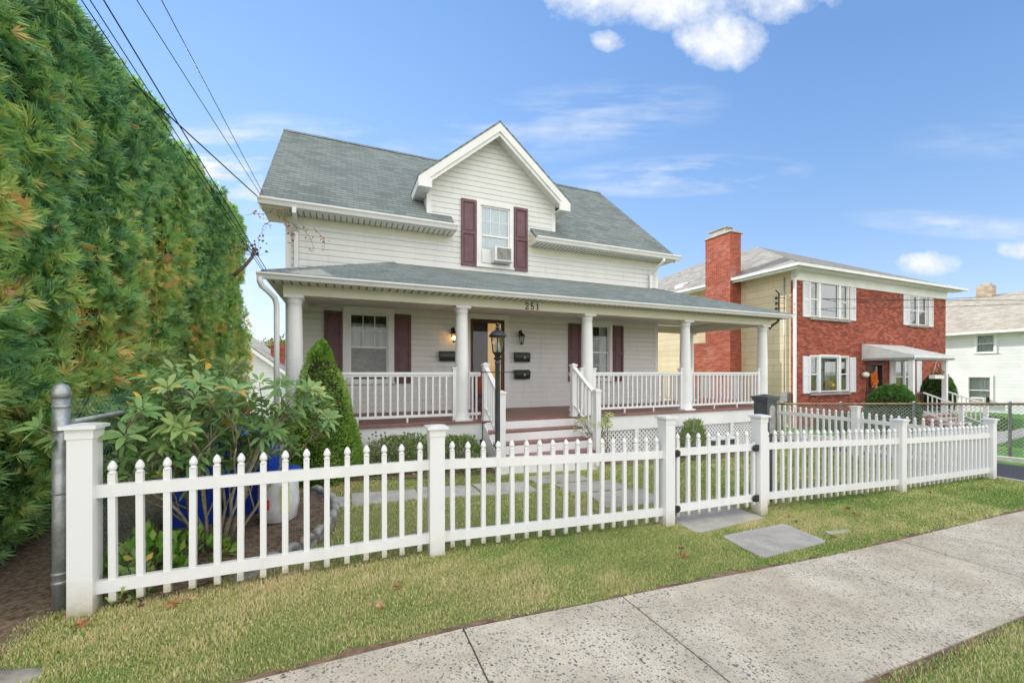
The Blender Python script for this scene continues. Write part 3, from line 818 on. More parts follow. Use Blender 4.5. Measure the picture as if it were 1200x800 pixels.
# windows
def window(parent, o, y, trim=.12, muntins='top6', curtain=None, glassm='glass', sill=True, head_to=None, local=False, frame='trim', mid=.5, depth=.1):
    x0, x1, z0, z1 = o; org = (0, 0, 0) if local else None
    kw = dict(origin=(0, 0, 0)) if local else {}
    mb = MB(); yo = y - .035; yi = y + .05
    ht = head_to if head_to else z1 + trim
    mb.box(x0 - trim, x0, yo, yi, z0 - .02, ht); mb.box(x1, x1 + trim, yo, yi, z0 - .02, ht); mb.box(x0, x1, yo, yi, z1, ht)
    if sill: mb.box(x0 - trim - .015, x1 + trim + .015, yo - .03, yi, z0 - .07, z0 - .021); mb.box(x0, x1, yo + .001, yi, z0 - .02, z0)
    # sash frame
    f = .04; ys = y + .005; zm = z0 + (z1 - z0) * mid
    mb.box(x0, x0 + f, ys, yi, z0, z1); mb.box(x1 - f, x1, ys, yi, z0, z1); mb.box(x0 + f, x1 - f, ys, yi, z1 - f, z1); mb.box(x0 + f, x1 - f, ys, yi, z0, z0 + f)
    if mid: mb.box(x0 + f, x1 - f, ys - .008, yi, zm - .022, zm + .022)
    w = MB()
    def munt(zb, zt, nx, nz):
        for k in range(1, nx):
            x = x0 + f + (x1 - x0 - 2 * f) * k / nx; mb.box(x - .008, x + .008, ys + .012, ys + .03, zb, zt)
        for k in range(1, nz):
            z = zb + (zt - zb) * k / nz; mb.box(x0 + f, x1 - f, ys + .0125, ys + .0295, z - .008, z + .008)
    if muntins == 'top6': munt(zm + .022, z1 - f, 3, 2)
    if muntins == 'all6': munt(zm + .022, z1 - f, 3, 2); munt(z0 + f, zm - .022, 3, 2)
    fr = mb.build('window', frame, parent, **kw)
    gm = MB(); gm.box(x0 + f, x1 - f, ys + .018, ys + .023, z0 + f, z1 - f); gm.build('pane', glassm, fr, **kw)
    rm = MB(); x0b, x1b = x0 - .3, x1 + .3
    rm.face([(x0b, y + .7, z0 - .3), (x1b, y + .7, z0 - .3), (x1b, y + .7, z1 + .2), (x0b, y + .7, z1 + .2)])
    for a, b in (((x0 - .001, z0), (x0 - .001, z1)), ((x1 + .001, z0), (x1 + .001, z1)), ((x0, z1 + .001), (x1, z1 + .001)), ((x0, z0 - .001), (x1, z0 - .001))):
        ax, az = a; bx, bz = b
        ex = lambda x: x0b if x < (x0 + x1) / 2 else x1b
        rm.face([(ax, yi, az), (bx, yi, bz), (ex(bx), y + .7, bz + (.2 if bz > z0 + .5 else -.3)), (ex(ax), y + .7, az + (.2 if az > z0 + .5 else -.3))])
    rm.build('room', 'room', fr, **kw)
    if curtain:
        cm = MB()
        for (a, b, c, d) in curtain:      # fractions of the opening: x0,x1,z0,z1
            xa = x0 + (x1 - x0) * a; xb = x0 + (x1 - x0) * b; za = z0 + (z1 - z0) * c; zb = z0 + (z1 - z0) * d; n = 24
            for k in range(n):
                p = xa + (xb - xa) * k / n; q = xa + (xb - xa) * (k + 1) / n
                ya = y + .12 + .012 * math.sin(k * 1.7); yb = y + .12 + .012 * math.sin((k + 1) * 1.7)
                cm.face([(p, ya, za), (q, yb, za), (q, yb, zb), (p, ya, zb)], True)
        cm.build('curtain', 'curtain', fr, **kw)
    return fr
def shutter(parent, x0, x1, z0, z1, y, m='shutter', louvre=False, local=False):
    kw = dict(origin=(0, 0, 0)) if local else {}
    mb = MB(); yb = y - .005; yf = y - .045; s = .05; zm = (z0 + z1) / 2
    mb.box(x0, x0 + s, yf, yb, z0, z1); mb.box(x1 - s, x1, yf, yb, z0, z1)
    for a, b in ((z0, z0 + .07), (zm - .035, zm + .035), (z1 - .07, z1)): mb.box(x0 + s, x1 - s, yf, yb, a, b)
    for a, b in ((z0 + .07, zm - .035), (zm + .035, z1 - .07)):
        mb.box(x0 + s, x1 - s, yf + .025, yb, a, b)
        if louvre:
            n = int((b - a) / .05)
            for k in range(n):
                z = a + (b - a) * (k + .5) / n; mb.prism([(x0 + s, yf + .006, z - .018), (x0 + s, yf + .022, z + .018), (x0 + s, yf + .026, z + .018), (x0 + s, yf + .01, z - .02)], (x1 - x0 - 2 * s, 0, 0))
        else:
            mb.prism([(x0 + s + .03, yf + .024, a + .03), (x1 - s - .03, yf + .024, a + .03), (x1 - s - .03, yf + .024, b - .03), (x0 + s + .03, yf + .024, b - .03)], (0, -.012, 0))
    return mb.build('shutter', m, parent, **kw)
YS = YW - .015
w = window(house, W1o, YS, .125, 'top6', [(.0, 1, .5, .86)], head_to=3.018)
# white feathery decal branches inside left window
dm = MB()
for sx, cx in ((1, .36), (-1, .80)):
    for j in range(5):
        pts = [(cx + sx * (.02 * j), YS + .1, 2.12 + .03 * j + .0)]
        for k in range(5): pts.append((cx + sx * (.03 + .04 * j * k / 4 + .02 * math.sin(k + j)), YS + .1, 2.16 + .09 * k))
        dm.tube(pts, .006, 4)
dm.build('decoration', 'curtain', w)
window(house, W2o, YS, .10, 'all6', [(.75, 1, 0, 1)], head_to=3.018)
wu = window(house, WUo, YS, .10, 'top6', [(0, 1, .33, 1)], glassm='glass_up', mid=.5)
shutter(house, -.335, .02, 1.35, 2.9, YS); shutter(house, 1.10, 1.46, 1.35, 2.9, YS)
shutter(house, 5.57, 5.94, 1.35, 2.9, YS); shutter(house, 6.985, 7.34, 1.35, 2.9, YS)
shutter(house, 2.63, 3.005, 4.15, 5.74, YS); shutter(house, 3.995, 4.37, 4.15, 5.74, YS)
# window air conditioner
mb = MB(); ax0, ax1, az0, az1 = 3.4, 3.86, 4.28, 4.62
mb.box(ax0, ax1, YS - .28, YS + .04, az0, az1); 
ac = mb.build('air_conditioner', 'trim', house)
mb = MB()
for k in range(12):
    z = az0 + .04 + k * .0235; mb.box(ax0 + .05, ax1 - .05, YS - .292, YS - .281, z, z + .012)
for k in range(9):
    x = ax0 + .06 + k * .042; mb.box(x, x + .006, YS - .296, YS - .2925, az0 + .03, az1 - .05)
mb.build('grille', 'kerbstone', ac)
mb = MB(); mb.box(WUo[0] + .04, ax0 - .005, YS - .01, YS + .0, 4.27, 4.6); mb.build('filler_panel', 'trim', ac)
# front door
mb = MB(); x0, x1, z0, z1 = DO
mb.box(x1, x1 + .13, YS - .035, YS + .05, ZF + .001, 3.018); mb.box(x0 - .13, x0, YS - .035, YS + .05, ZF + .001, 3.018); mb.box(x0, x1, YS - .034, YS + .05, z1, 3.017)
mb.build('door_casing', 'trim', house)
mb = MB(); f = .075; y0, y1 = YS - .005, YS + .04
mb.box(x0, x0 + f, y0, y1, z0 + .02, z1); mb.box(x1 - f, x1, y0, y1, z0 + .02, z1); mb.box(x0 + f, x1 - f, y0, y1, z1 - .09, z1); mb.box(x0 + f, x1 - f, y0, y1, z0 + .02, z0 + .28)
door = mb.build('storm_door', 'door', house)
MB().box(x0 + f, x1 - f, y0 + .015, y0 + .02, z0 + .28, z1 - .09).build('pane', 'glass', door)
mb = MB(); mb.tube([(x0 + .04, y0 - .03, 1.68), (x0 + .04, y0 - .05, 1.72), (x0 + .04, y0 - .05, 1.84), (x0 + .04, y0 - .03, 1.88)], .008, 6); mb.build('handle', 'black', door)
mb = MB()
mb.box(x0 + .01, x0 + .5, y1 + .1, y1 + .14, z0 + .02, z1); mb.build('inner_door', 'door', house)
mb = MB(); mb.face([(x0 + .3, y1 + .6, z0), (x1 + .3, y1 + .6, z0), (x1 + .3, y1 + .6, z1), (x0 + .3, y1 + .6, z1)])
mb.face([(x0, y1 + .6, z0 - .3), (x1, y1 + .6, z0 - .3), (x1, y1, z0), (x0, y1, z0)]); mb.face([(x1 + .01, y1, z0), (x1 + .3, y1 + .6, z0), (x1 + .3, y1 + .6, z1), (x1 + .01, y1, z1)])
mb.build('hallway', 'hall_glow', house)
mb = MB(); mb.box(x0 + .15, x0 + .42, y1 + .05, y1 + .09, 1.05, 1.62); mb.build('red_panel', 'red', house)
mb = MB(); mb.box(2.95, 3.65, YS - .62, YS - .1, ZF + .001, ZF + .012); mb.build('door_mat', 'dark', house)

# lanterns on the wall
def sconce(x, z, lit):
    mb = MB(); y = YW - .02
    mb.box(x - .075, x + .075, y - .03, y, z - .02, z + .17)
    o = mb.build('wall_lantern', 'trim', house)
    mb = MB(); cy = y - .15
    mb.ball((x, y - .045, z + .08), .05, 12, 8); mb.tube([(x, y - .05, z + .10), (x, y - .1, z + .14), (x, cy, z + .10), (x, cy, z + .04)], .012, 6)
    mb.lathe([(.095, -.03), (.08, .0), (.05, .035), (.02, .055), (.012, .08)], (x, cy, z), 8, False)
    mb.lathe([(.02, -.23), (.045, -.215), (.05, -.2), (.045, -.195)], (x, cy, z), 8, False)
    for k in range(6):
        a = k * math.pi / 3; mb.tube([(x + .045 * math.cos(a), cy + .045 * math.sin(a), z - .2), (x + .075 * math.cos(a), cy + .075 * math.sin(a), z - .03)], .005, 4)
    mb.build('lantern_frame', 'black', o)
    mb = MB(); mb.lathe([(.038, -.19), (.066, -.035)], (x, cy, z), 6, False); mb.build('lantern_glass', 'lampglass', o)
    mb = MB(); mb.ball((x, cy, z - .11), .028 if lit else .022, 10, 8, (1, 1, 1.4)); mb.build('bulb', 'bulb' if lit else 'trim', o)
    return o
sconce(2.42, 2.52, True); sconce(4.15, 2.52, False)
def mailbox(x0, x1, z0, z1, mark=True):
    y = YW - .02; mb = MB()
    mb.prism([(x0, y, z0), (x0, y - .10, z0), (x0, y - .13, z0 + .1), (x0, y - .13, z1 - .05), (x0, y - .03, z1), (x0, y, z1)], (x1 - x0, 0, 0))
    o = mb.build('mailbox', 'mailgreen', house)
    m2 = MB(); m2.prism([(x0 - .01, y - .145, z1 - .065), (x0 - .01, y - .145, z1 - .05), (x0 - .01, y - .03, z1 + .012), (x0 - .01, y - .03, z1)], (x1 - x0 + .02, 0, 0)); m2.build('lid', 'mailgreen', o)
    if mark:
        m3 = MB(); c = (x0 + x1) / 2 + .04; m3.lathe([(.016, -.028), (.016, .028)], (c, y - .128, (z0 + z1) / 2 - .01), 10); m3.build('emblem', 'bagwhite', o)
    return o
mailbox(2.10, 2.50, 1.86, 2.08, False); mailbox(4.0, 4.40, 1.86, 2.09); mailbox(4.0, 4.40, 1.43, 1.65)
# house number 251
def text(s, size, loc, rx, parent, m, name, depth=.006, rz=0):
    cu = bpy.data.curves.new(name, 'FONT'); cu.body = s; cu.size = size; cu.extrude = depth; cu.align_x = 'CENTER'; cu.align_y = 'CENTER'; cu.offset = size * .012; cu.space_character = 1.15
    tmp = bpy.data.objects.new('t', cu); COL.objects.link(tmp); bpy.context.view_layer.update()
    dg = bpy.context.evaluated_depsgraph_get(); me = bpy.data.meshes.new_from_object(tmp.evaluated_get(dg)); bpy.data.objects.remove(tmp)
    me.materials.clear(); me.materials.append(M[m])
    o = bpy.data.objects.new(name, me); COL.objects.link(o); o.parent = parent
    off = Vector((0, 0, 0)); p = parent
    while p is not None: off = off + p.location; p = p.parent
    o.location = Vector(loc) - off; o.rotation_euler = (rx, 0, rz); return o
def digit(cx, pts, wid):
    mb = MB(); y = YC - .113
    P2_ = [Vector((cx + x * .075, y, 2.832 + z * .125)) for x, z in pts]
    for i in range(len(P2_) - 1):
        a, b = P2_[i], P2_[i + 1]; d = (b - a).normalized(); w_ = wid[i] if isinstance(wid, list) else wid
        mb.bar(a - d * .003, b + d * .003, .012, w_, up=tuple(d.cross(Vector((0, 1, 0)))))
    return mb.build('house_number', 'black', house)
arc = lambda cx, cz, rx, rz, a0, a1, n: [(cx + rx * math.cos(math.radians(a0 + (a1 - a0) * k / n)), cz + rz * math.sin(math.radians(a0 + (a1 - a0) * k / n))) for k in range(n + 1)]
digit(3.315, [(.1, .66)] + arc(.5, .72, .36, .27, 165, -35, 9) + [(.35, .22), (.08, .05), (.9, .05), (.92, .2)], .016)
digit(3.432, [(.85, .97), (.2, .97), (.16, .52)] + arc(.46, .32, .38, .29, 120, -160, 12), .016)
digit(3.548, [(.3, .82), (.5, .95), (.5, .05), (.25, .05), (.75, .05)], [.012, .02, .01, .01])
# downspouts
def spout(pts, name='downspout', w=.075, d=.055):
    mb = MB()
    for a, b in zip(pts[:-1], pts[1:]):
        a = Vector(a); b = Vector(b); dd = (b - a).normalized()
        mb.tube([a - dd * .015, b + dd * .015], w * .56, 4, smooth=False) if False else mb.bar(a - dd * .012, b + dd * .012, w, d, up=tuple(Vector((0, 1, 0)) if abs(dd.z) > .7 else Vector((0, 0, 1))))
    return mb.build(name, 'trim', house)
spout([(-.85, 9.03, 4.80), (-.85, 9.03, 4.72), (-.85, 9.43, 4.48), (-.85, 9.43, 3.4)])
spout([(8.42, 9.05, 4.80), (8.42, 9.05, 4.74), (8.28, 9.42, 4.42), (8.28, 9.42, 3.98)])
MB().tube([(-1.1, 6.94, 2.99), (-1.1, 6.94, 2.93), (-1.08, 6.98, 2.87), (-1.0, 7.1, 2.8), (-.94, 7.18, 2.73), (-.92, 7.22, 2.64), (-.92, 7.22, 2.4), (-.92, 7.22, -.05)], .04, 10).build('downspout', 'trim', house)
mb = MB(); mb.tube([(10.55, 7.2, 2.98), (10.54, 7.22, 2.92), (10.46, 7.32, 2.82), (10.42, 7.36, 2.74)], .03, 8); mb.build('downspout', 'dark', house)

# ------------------------------------------------------------------ picket fences
def dirtbase(nt, b):
    tc = nt.nodes.new('ShaderNodeTexCoord').outputs['Object']; sx = N(nt, 'ShaderNodeSeparateXYZ'); L(nt, tc, sx.inputs[0])
    oi = nt.nodes.new('ShaderNodeObjectInfo'); rv = nt.nodes.new('ShaderNodeVectorMath'); rv.operation = 'ADD'; L(nt, tc, rv.inputs[0]); L(nt, oi.outputs['Random'], rv.inputs[1])
    n = noise(nt, 14, 5, .7, rv.outputs[0]); h = mth(nt, 'ADD', mth(nt, 'MULTIPLY', sx.outputs[2], 1.0), mth(nt, 'MULTIPLY', n, .16))
    c = ramp(nt, h, [(.06, (.34, .31, .2)), (.14, (.62, .61, .56)), (.22, (.74, .742, .75))])
    c = mix(nt, ramp(nt, noise(nt, 5, 6, .7, rv.outputs[0]), [(.55, (0, 0, 0)), (.75, (.3, .3, .3))]), c, (.55, .55, .5)); L(nt, c, b.inputs['Base Color'])
M['picket'] = mat('picket_vinyl', (.75, .75, .76), .4, .45, dirtbase)
def picket_mesh(h, w=.04, d=.034):
    mb = MB(); hb = h - .085
    mb.box(-w / 2, w / 2, -d / 2, d / 2, 0, hb)
    mb.lathe([(.024, hb), (.024, hb + .006), (.017, hb + .012), (.016, hb + .018), (.024, hb + .026), (.0265, hb + .038), (.024, hb + .053), (.016, hb + .07), (.006, hb + .083), (.001, hb + .085)], (0, 0, 0), 10)
    o = mb.build('picket', 'picket', None, origin=(0, 0, 0)); me = o.data; bpy.data.objects.remove(o); return me
PK = picket_mesh(.945)
YF = 3.6
def postdirt(nt, b):
    uv = nt.nodes.new('ShaderNodeNewGeometry').outputs['Position']; sx = N(nt, 'ShaderNodeSeparateXYZ'); L(nt, uv, sx.inputs[0])
    gnd = mth(nt, 'ADD', sx.outputs[2], mth(nt, 'MULTIPLY', sx.outputs[0], .033)); n = noise(nt, 12, 6, .7, uv)
    c = ramp(nt, mth(nt, 'ADD', gnd, mth(nt, 'MULTIPLY', n, .2)), [(.06, (.36, .32, .22)), (.16, (.62, .60, .55)), (.3, (.735, .74, .75))])
    c = mix(nt, ramp(nt, noise(nt, 4, 7, .75, uv), [(.56, (0, 0, 0)), (.72, (.35, .35, .35))]), c, (.55, .56, .52)); L(nt, c, b.inputs['Base Color'])
M['post'] = mat('post_vinyl', (.75, .75, .76), .4, .45, postdirt)
def fpost(parent, x, y, z0, z1, w=.064):
    mb = MB(); mb.box(x - w, x + w, y - w, y + w, z0, z1 - .055)
    o = mb.build('post', 'post', parent)
    c = MB(); c.box(x - w - .006, x + w + .006, y - w - .006, y + w + .006, z1 - .10, z1 - .056)
    c.prism([(x - w - .008, y - w - .008, z1 - .055), (x + w + .008, y - w - .008, z1 - .055), (x + w + .008, y + w + .008, z1 - .055), (x - w - .008, y + w + .008, z1 - .055)], (0, 0, .018))
    k = w + .028; c.box(x - k, x + k, y - k, y + k, z1 - .036, z1 - .014)
    c.lathe([(k * 1.38, 0), (k * .5, .012), (k * .1, .014)], (x, y, z1 - .0138), 4, False, math.pi / 4)
    c.build('cap', 'vinyl', o); return o
def fpanel(parent, a, b, za, zb, n, gapa=.075, gapb=.075):
    """a,b centre points of posts (x,y); za,zb picket bottoms"""
    a = Vector((*a, za)); b = Vector((*b, zb)); d = b - a; hd = Vector((d.x, d.y, 0)); ln = hd.length
    p0 = a + d * (.063 / ln); p1 = b - d * (.063 / ln); mb = MB()
    for zo in (.105, .745): mb.bar(p0 + Vector((0, 0, zo)), p1 + Vector((0, 0, zo)), .042, .085)
    o = mb.build('picket_panel', 'vinyl', parent)
    rz = math.atan2(d.y, d.x)
    off = Vector((0, 0, 0)); 
    for k in range(n):
        t = (k + 1) / (n + 1); q = a + d * t
        ob = child('picket', PK, o, q + Vector((random.uniform(-.002, .002), 0, random.uniform(-.004, .004))), rz + random.uniform(-.02, .02))
        ob.rotation_euler[1] = random.uniform(-.006, .006)
    return o
P = [(-1.57, -.08, 1.266), (.773, -.05, 1.14), (3.39, -.22, 1.118), (4.91, -.31, 1.068), (8.1, -.32, .876), (11.1, -.43, .754)]
f1 = thing('picket_fence', 'white vinyl picket fence left of the gate, in two panels between three capped posts', 'fence', (.77, YF, 0), group='white picket fences round the yard')
for i in (0, 1, 2): fpost(f1, P[i][0], YF, P[i][1], P[i][2])
fpanel(f1, (P[0][0], YF), (P[1][0], YF), .06, .045, 15); fpanel(f1, (P[1][0], YF), (P[2][0], YF), .04, -.07, 17)
f2 = thing('picket_fence', 'white vinyl picket fence right of the gate, running along the grass to the driveway', 'fence', (8.1, YF, 0), group='white picket fences round the yard')
for i in (3, 4, 5): fpost(f2, P[i][0], YF, P[i][1], P[i][2])
fpanel(f2, (P[3][0], YF), (P[4][0], YF), -.085, -.225, 21); fpanel(f2, (P[4][0], YF), (P[5][0], YF), -.23, -.315, 20)
f3 = thing('picket_fence', 'white picket fence running back along the side of the yard, behind the right front fence', 'fence', (11.1, 6.0, 0), group='white picket fences round the yard')
fpost(f3, 11.1, 5.75, -.4, .82); fpost(f3, 11.1, 8.1, -.4, .9)
fpanel(f3, (11.1, YF), (11.1, 5.75), -.31, -.26, 15); fpanel(f3, (11.1, 5.75), (11.1, 8.1), -.26, -.24, 16)
gate = thing('picket_gate', 'white picket gate with four black hinges between two taller posts', 'gate', (4.15, YF, -.15))
mb = MB(); gx0, gx1 = 3.50, 4.80
for zo in (.105, .745): mb.bar((gx0, YF, -.055 + zo), (gx1, YF, -.085 + zo), .042, .085)
gr_ = mb.build('gate_rail', 'vinyl', gate)
for k in range(8):
    t = k / 7; child('picket', PK, gr_, (gx0 + .05 + t * (gx1 - gx0 - .1 - .08), YF, -.045 - .035 * t))
MB().box(4.775, 4.81, YF - .02, YF + .02, -.06, .72).build('gate_stile', 'vinyl', gate)
mb = MB()
for x, s in ((3.455, 1), (4.845, -1)):
    for zc in (.05, .68):
        yy = YF - .05; z = zc - (.0 if s > 0 else .03)
        h = MB(); h.box(x, x + s * .07, YF - .045, YF - .026, z - .04, z + .04)
        h.ball((x + s * .07, YF - .036, z), .04, 14, 8, (1, .22, 1)); h.ball((x + s * .065, YF - .047, z), .01, 8, 6)
        h.build('hinge', 'black', gate)

# dark square pillar behind the gate post
dp = thing('square_post', 'dark grey square post with a flat cap standing behind the right gate post', 'post', (5.55, 3.98, -.25))
MB().box(5.45, 5.65, 3.88, 4.08, -.3, 1.2).build('shaft', 'dark', dp)
mb = MB(); mb.box(5.43, 5.67, 3.86, 4.10, 1.2005, 1.235); mb.box(5.42, 5.68, 3.85, 4.11, 1.2355, 1.26); mb.lathe([(.15, 0), (.02, .03)], (5.55, 3.98, 1.2605), 4, False, math.pi / 4); mb.build('cap', 'dark', dp)
mb = MB(); pts = [(5.49, 3.875, .75), (5.61, 3.875, .75), (5.61, 3.875, 1.08)] + [(5.55 + .06 * math.cos(a), 3.875, 1.08 + .06 * math.sin(a)) for a in np.linspace(.3, 2.84, 8)] + [(5.49, 3.875, 1.08)]
mb.prism(pts, (0, .004, 0)); mb.build('panel', 'kerbstone', dp)

# ------------------------------------------------------------------ lamp post
lx, ly = 2.2, 5.85; lg = g(lx)
lp = thing('lamp_post', 'black lamp post with a glass lantern and ladder bar in front of the porch steps', 'lamp post', (lx, ly, lg))
mb = MB(); mb.lathe([(.04, -.1), (.04, .0), (.038, 1.72 - lg), (.045, 1.725 - lg), (.045, 1.76 - lg), (.032, 1.78 - lg)], (lx, ly, lg), 14); mb.build('pole', 'dark', lp)
mb = MB(); mb.tube([(lx - .26, ly - .02, 1.6), (lx + .27, ly + .02, 1.6)], .008, 6); mb.ball((lx - .26, ly - .02, 1.6), .02, 10, 6); mb.ball((lx + .27, ly + .02, 1.6), .012, 10, 6); mb.build('ladder_bar', 'black', lp)
mb = MB(); c = (lx, ly, 0)
mb.lathe([(.03, 1.77), (.06, 1.80), (.065, 1.82), (.04, 1.83), (.05, 1.86), (.085, 1.90), (.09, 1.905)], c, 8, False)
mb.lathe([(.13, 2.135), (.14, 2.15), (.13, 2.17), (.10, 2.205), (.06, 2.235), (.03, 2.25), (.03, 2.262), (.045, 2.27), (.02, 2.285), (.018, 2.30), (.032, 2.315), (.028, 2.335), (.004, 2.36)], c, 12)
for k in range(6):
    a = k * math.pi / 3 + .2; mb.tube([(lx + .082 * math.cos(a), ly + .082 * math.sin(a), 1.9), (lx + .11 * math.cos(a), ly + .11 * math.sin(a), 2.14)], .007, 5)
mb.build('lantern_frame', 'black', lp)
MB().lathe([(.076, 1.905), (.104, 2.135)], c, 6, False).build('lantern_glass', 'lampglass', lp)
MB().lathe([(.03, 1.905), (.035, 1.99), (.028, 2.06)], c, 10).build('bulb', 'curtain', lp)

# ------------------------------------------------------------------ chain link left: terminal post, rail, mesh
cf = thing('chain_link_fence', 'galvanised chain link fence with a thick steel end post along the hedge', 'fence', (-1.78, 3.7, 0))
px, py = -1.745, 3.72
mb = MB(); mb.lathe([(.043, -.15), (.043, 1.43)], (px, py, 0), 16); 
po = mb.build('end_post', 'galv', cf)
mb = MB(); mb.lathe([(.049, 1.43), (.049, 1.46), (.046, 1.485), (.035, 1.51), (.012, 1.525), (.002, 1.528)], (px, py, 0), 16); mb.build('dome_cap', 'galv', po)
for z in (.18, .24, .78, 1.20, 1.36): MB().lathe([(.0432, z), (.048, z + .003), (.048, z + .02), (.0432, z + .023)], (px, py, 0), 16).build('band', 'galv', po)
MB().tube([(px + .05, py + .02, 1.26), (px + .02, 9.5, 1.26)], .021, 10).build('top_rail', 'galv', cf)
for yy in (6.5, 9.4): MB().lathe([(.03, -.1), (.03, 1.25)], (px, yy, 0), 10).build('line_post', 'galv', cf)
def chain(parent, a, b, z0a, z1a, z0b, z1b, m, cell=.05, r=.0017):
    a = Vector((*a, 0)); b = Vector((*b, 0)); d = b - a; ln = d.length; H = z1a - z0a; n = int((ln + H) / cell); mb = MB()
    nrm = Vector((-d.y, d.x, 0)).normalized()
    for s in (1, -1):
        for k in range(n + 1):
            x0 = k * cell - H if s > 0 else k * cell
            pts = []
            t0, t1 = 0, 1
            x1 = x0 + s * H
            lo = (max(0, min(x0, x1)), min(ln, max(x0, x1)))
            if lo[0] >= lo[1]: continue
            def at(x):
                t = (x - x0) / (x1 - x0); u = x / ln
                zb_ = z0a + (z0b - z0a) * u; zt_ = z1a + (z1b - z1a) * u
                p = a + d * u; return (p.x + nrm.x * s * .002, p.y + nrm.y * s * .002, zb_ + (zt_ - zb_) * t)
            mb.tube([at(lo[0]), at(lo[1])], r, 3, smooth=False)
    return mb.build('wire_mesh', m, parent)
chain(cf, (px + .02, py + .05), (px + .02, 9.5), .04, 1.42, .04, 1.42, 'wire_green', .055, .0014)

# chain link right, beyond the driveway
cr = thing('chain_link_fence', 'rusty railed chain link fence on the far side of the driveway', 'fence', (13.5, 7, -.4))
A = (13.2, 8.9, .575); B = (14.22, 4.3, .87); C = (14.5, 3.0, .95)
mb = MB(); mb.tube([A, B, C], .028, 8); mb.tube([A, (12.0, 9.0, .60)], .028, 8); mb.build('top_rail', 'rust', cr)
for t in (0, .33, .66, 1.0):
    q = Vector(A).lerp(Vector(B), t); MB().lathe([(.03, q.z - 1.3), (.03, q.z + .03), (.034, q.z + .035), (.02, q.z + .07)], (q.x, q.y, 0), 8).build('line_post', 'galv', cr)
chain(cr, A[:2], B[:2], A[2] - 1.2, A[2], B[2] - 1.2, B[2], 'wire', .085, .0045)
chain(cr, B[:2], C[:2], B[2] - 1.2, B[2], C[2] - 1.2, C[2], 'wire', .085, .0045)

# kerb beside the driveway and the neighbour's path
def path(name, p, w, h, m, dz=0):
    mb = MB()
    for a, b in zip(p[:-1], p[1:]):
        mb.bar((a[0], a[1], g(*a) + dz + h / 2 - .05), (b[0], b[1], g(*b) + dz + h / 2 - .05), w, h + .1)
    return tag(mb.build(name, m), kind='structure')
path('driveway_kerb', [(14.5, 2.6), (14.05, 4.3), (13.05, 8.9), (13.0, 11)], .16, .1, 'concrete')
path('driveway_edge', [(11.33, 2.5), (11.33, 7), (11.33, 10)], .08, .03, 'concrete')
path('neighbour_path', [(15.2, 5.6), (22, 6.6), (40, 8.2)], .7, .02, 'concrete')
path('neighbour_walk', [(21.3, 6.6), (21.3, 7.4)], 1.3, .03, 'concrete')

# ------------------------------------------------------------------ brick neighbour
bh = thing('brick_house', 'two storey red brick house with white shutters, tall chimney and metal awning over its door', 'house', (21, 15, -.5))
NY = 10.0; BX0, BX1 = 15.52, 26.4
wu1 = (16.42, 18.75, 3.72, 5.05); wl1 = (16.42, 18.75, .85, 2.2); wu2 = (23.25, 24.65, 3.72, 5.0); wl2 = (22.15, 23.6, .7, 2.1); dr = (20.05, 21.25, -.05, 2.0)
mb = MB(); mb.rectwall('y', NY, BX0, BX1, -1.2, 5.02, [wu1, wl1, (*wu2[:3], 5.0), wl2, dr]); mb.build('brick_wall', 'brick', bh)
mb = MB(); mb.rectwall('x', BX0 - .0, NY + .12, 26, -2.5, 5.45); mb.rectwall('x', BX1, NY, 26, -2.5, 5.4); mb.rectwall('y', 26, BX0, BX1, -2.5, 5.4); mb.build('side_wall', 'yellow', bh)
MB().box(BX0 - .02, BX0 + .14, NY + .002, NY + .12, -1.2, 5.02).build('brick_return', 'brick', bh)
mb = MB(); mb.box(BX0 - .03, BX1 + .03, NY - .05, NY + .1, 5.022, 5.4); mb.build('frieze', 'trim', bh)
EN = 5.5; ex0, ex1, ey0, ey1 = 15.0, 26.9, 9.55, 26.4; rzt = 8.45; rxm = 21.0; ry0, ry1 = 15.5, 20.3
mb = MB()
roofslab(mb, [(ex0, ey0, EN), (ex1, ey0, EN), (rxm, ry0, rzt)], .06); roofslab(mb, [(ex0, ey1, EN), (ex0, ey0, EN), (rxm, ry0, rzt), (rxm, ry1, rzt)], .06)
roofslab(mb, [(ex1, ey0, EN), (ex1, ey1, EN), (rxm, ry1, rzt), (rxm, ry0, rzt)], .06); roofslab(mb, [(ex1, ey1, EN), (ex0, ey1, EN), (rxm, ry1, rzt)], .06)
mb.build('roof', 'shingle_grey', bh)
mb = MB(); mb.box(ex0, ex1, ey0 + .02, NY - .052, EN - .13, EN - .11); mb.box(ex0, BX0 - .001, NY - .05, ey1, EN - .13, EN - .11); mb.build('soffit', 'trim', bh)
mb = MB(); mb.box(ex0 - .1, ex1 + .1, ey0 - .1, ey0, EN - .11, EN - .01); mb.box(ex0 - .1, ex0, ey0 + .001, ey1, EN - .11, EN - .01); mb.box(ex0 + .003, ex0 + .02, ey0, ey1, EN - .2, EN - .125); mb.build('gutter', 'metal_white', bh)
mb = MB(); mb.box(BX0 - .11, BX0 - .03, NY - .1, NY - .02, -.6, 5.1); mb.bar((BX0 - .07, NY - .06, 5.1), (ex0 + .1, ey0 - .02, 5.4), .08, .08); mb.build('downspout', 'trim', bh)
mb = MB(); mb.tube([(BX0 - .04, NY + .35, -.3), (BX0 - .04, NY + .35, 5.2)], .02, 6); mb.build('conduit', 'galv', bh)
mb = MB(); mb.box(BX0 - .18, BX0 - .01, NY + .15, NY + .4, .5, .85); mb.build('meter_box', 'galv', bh)
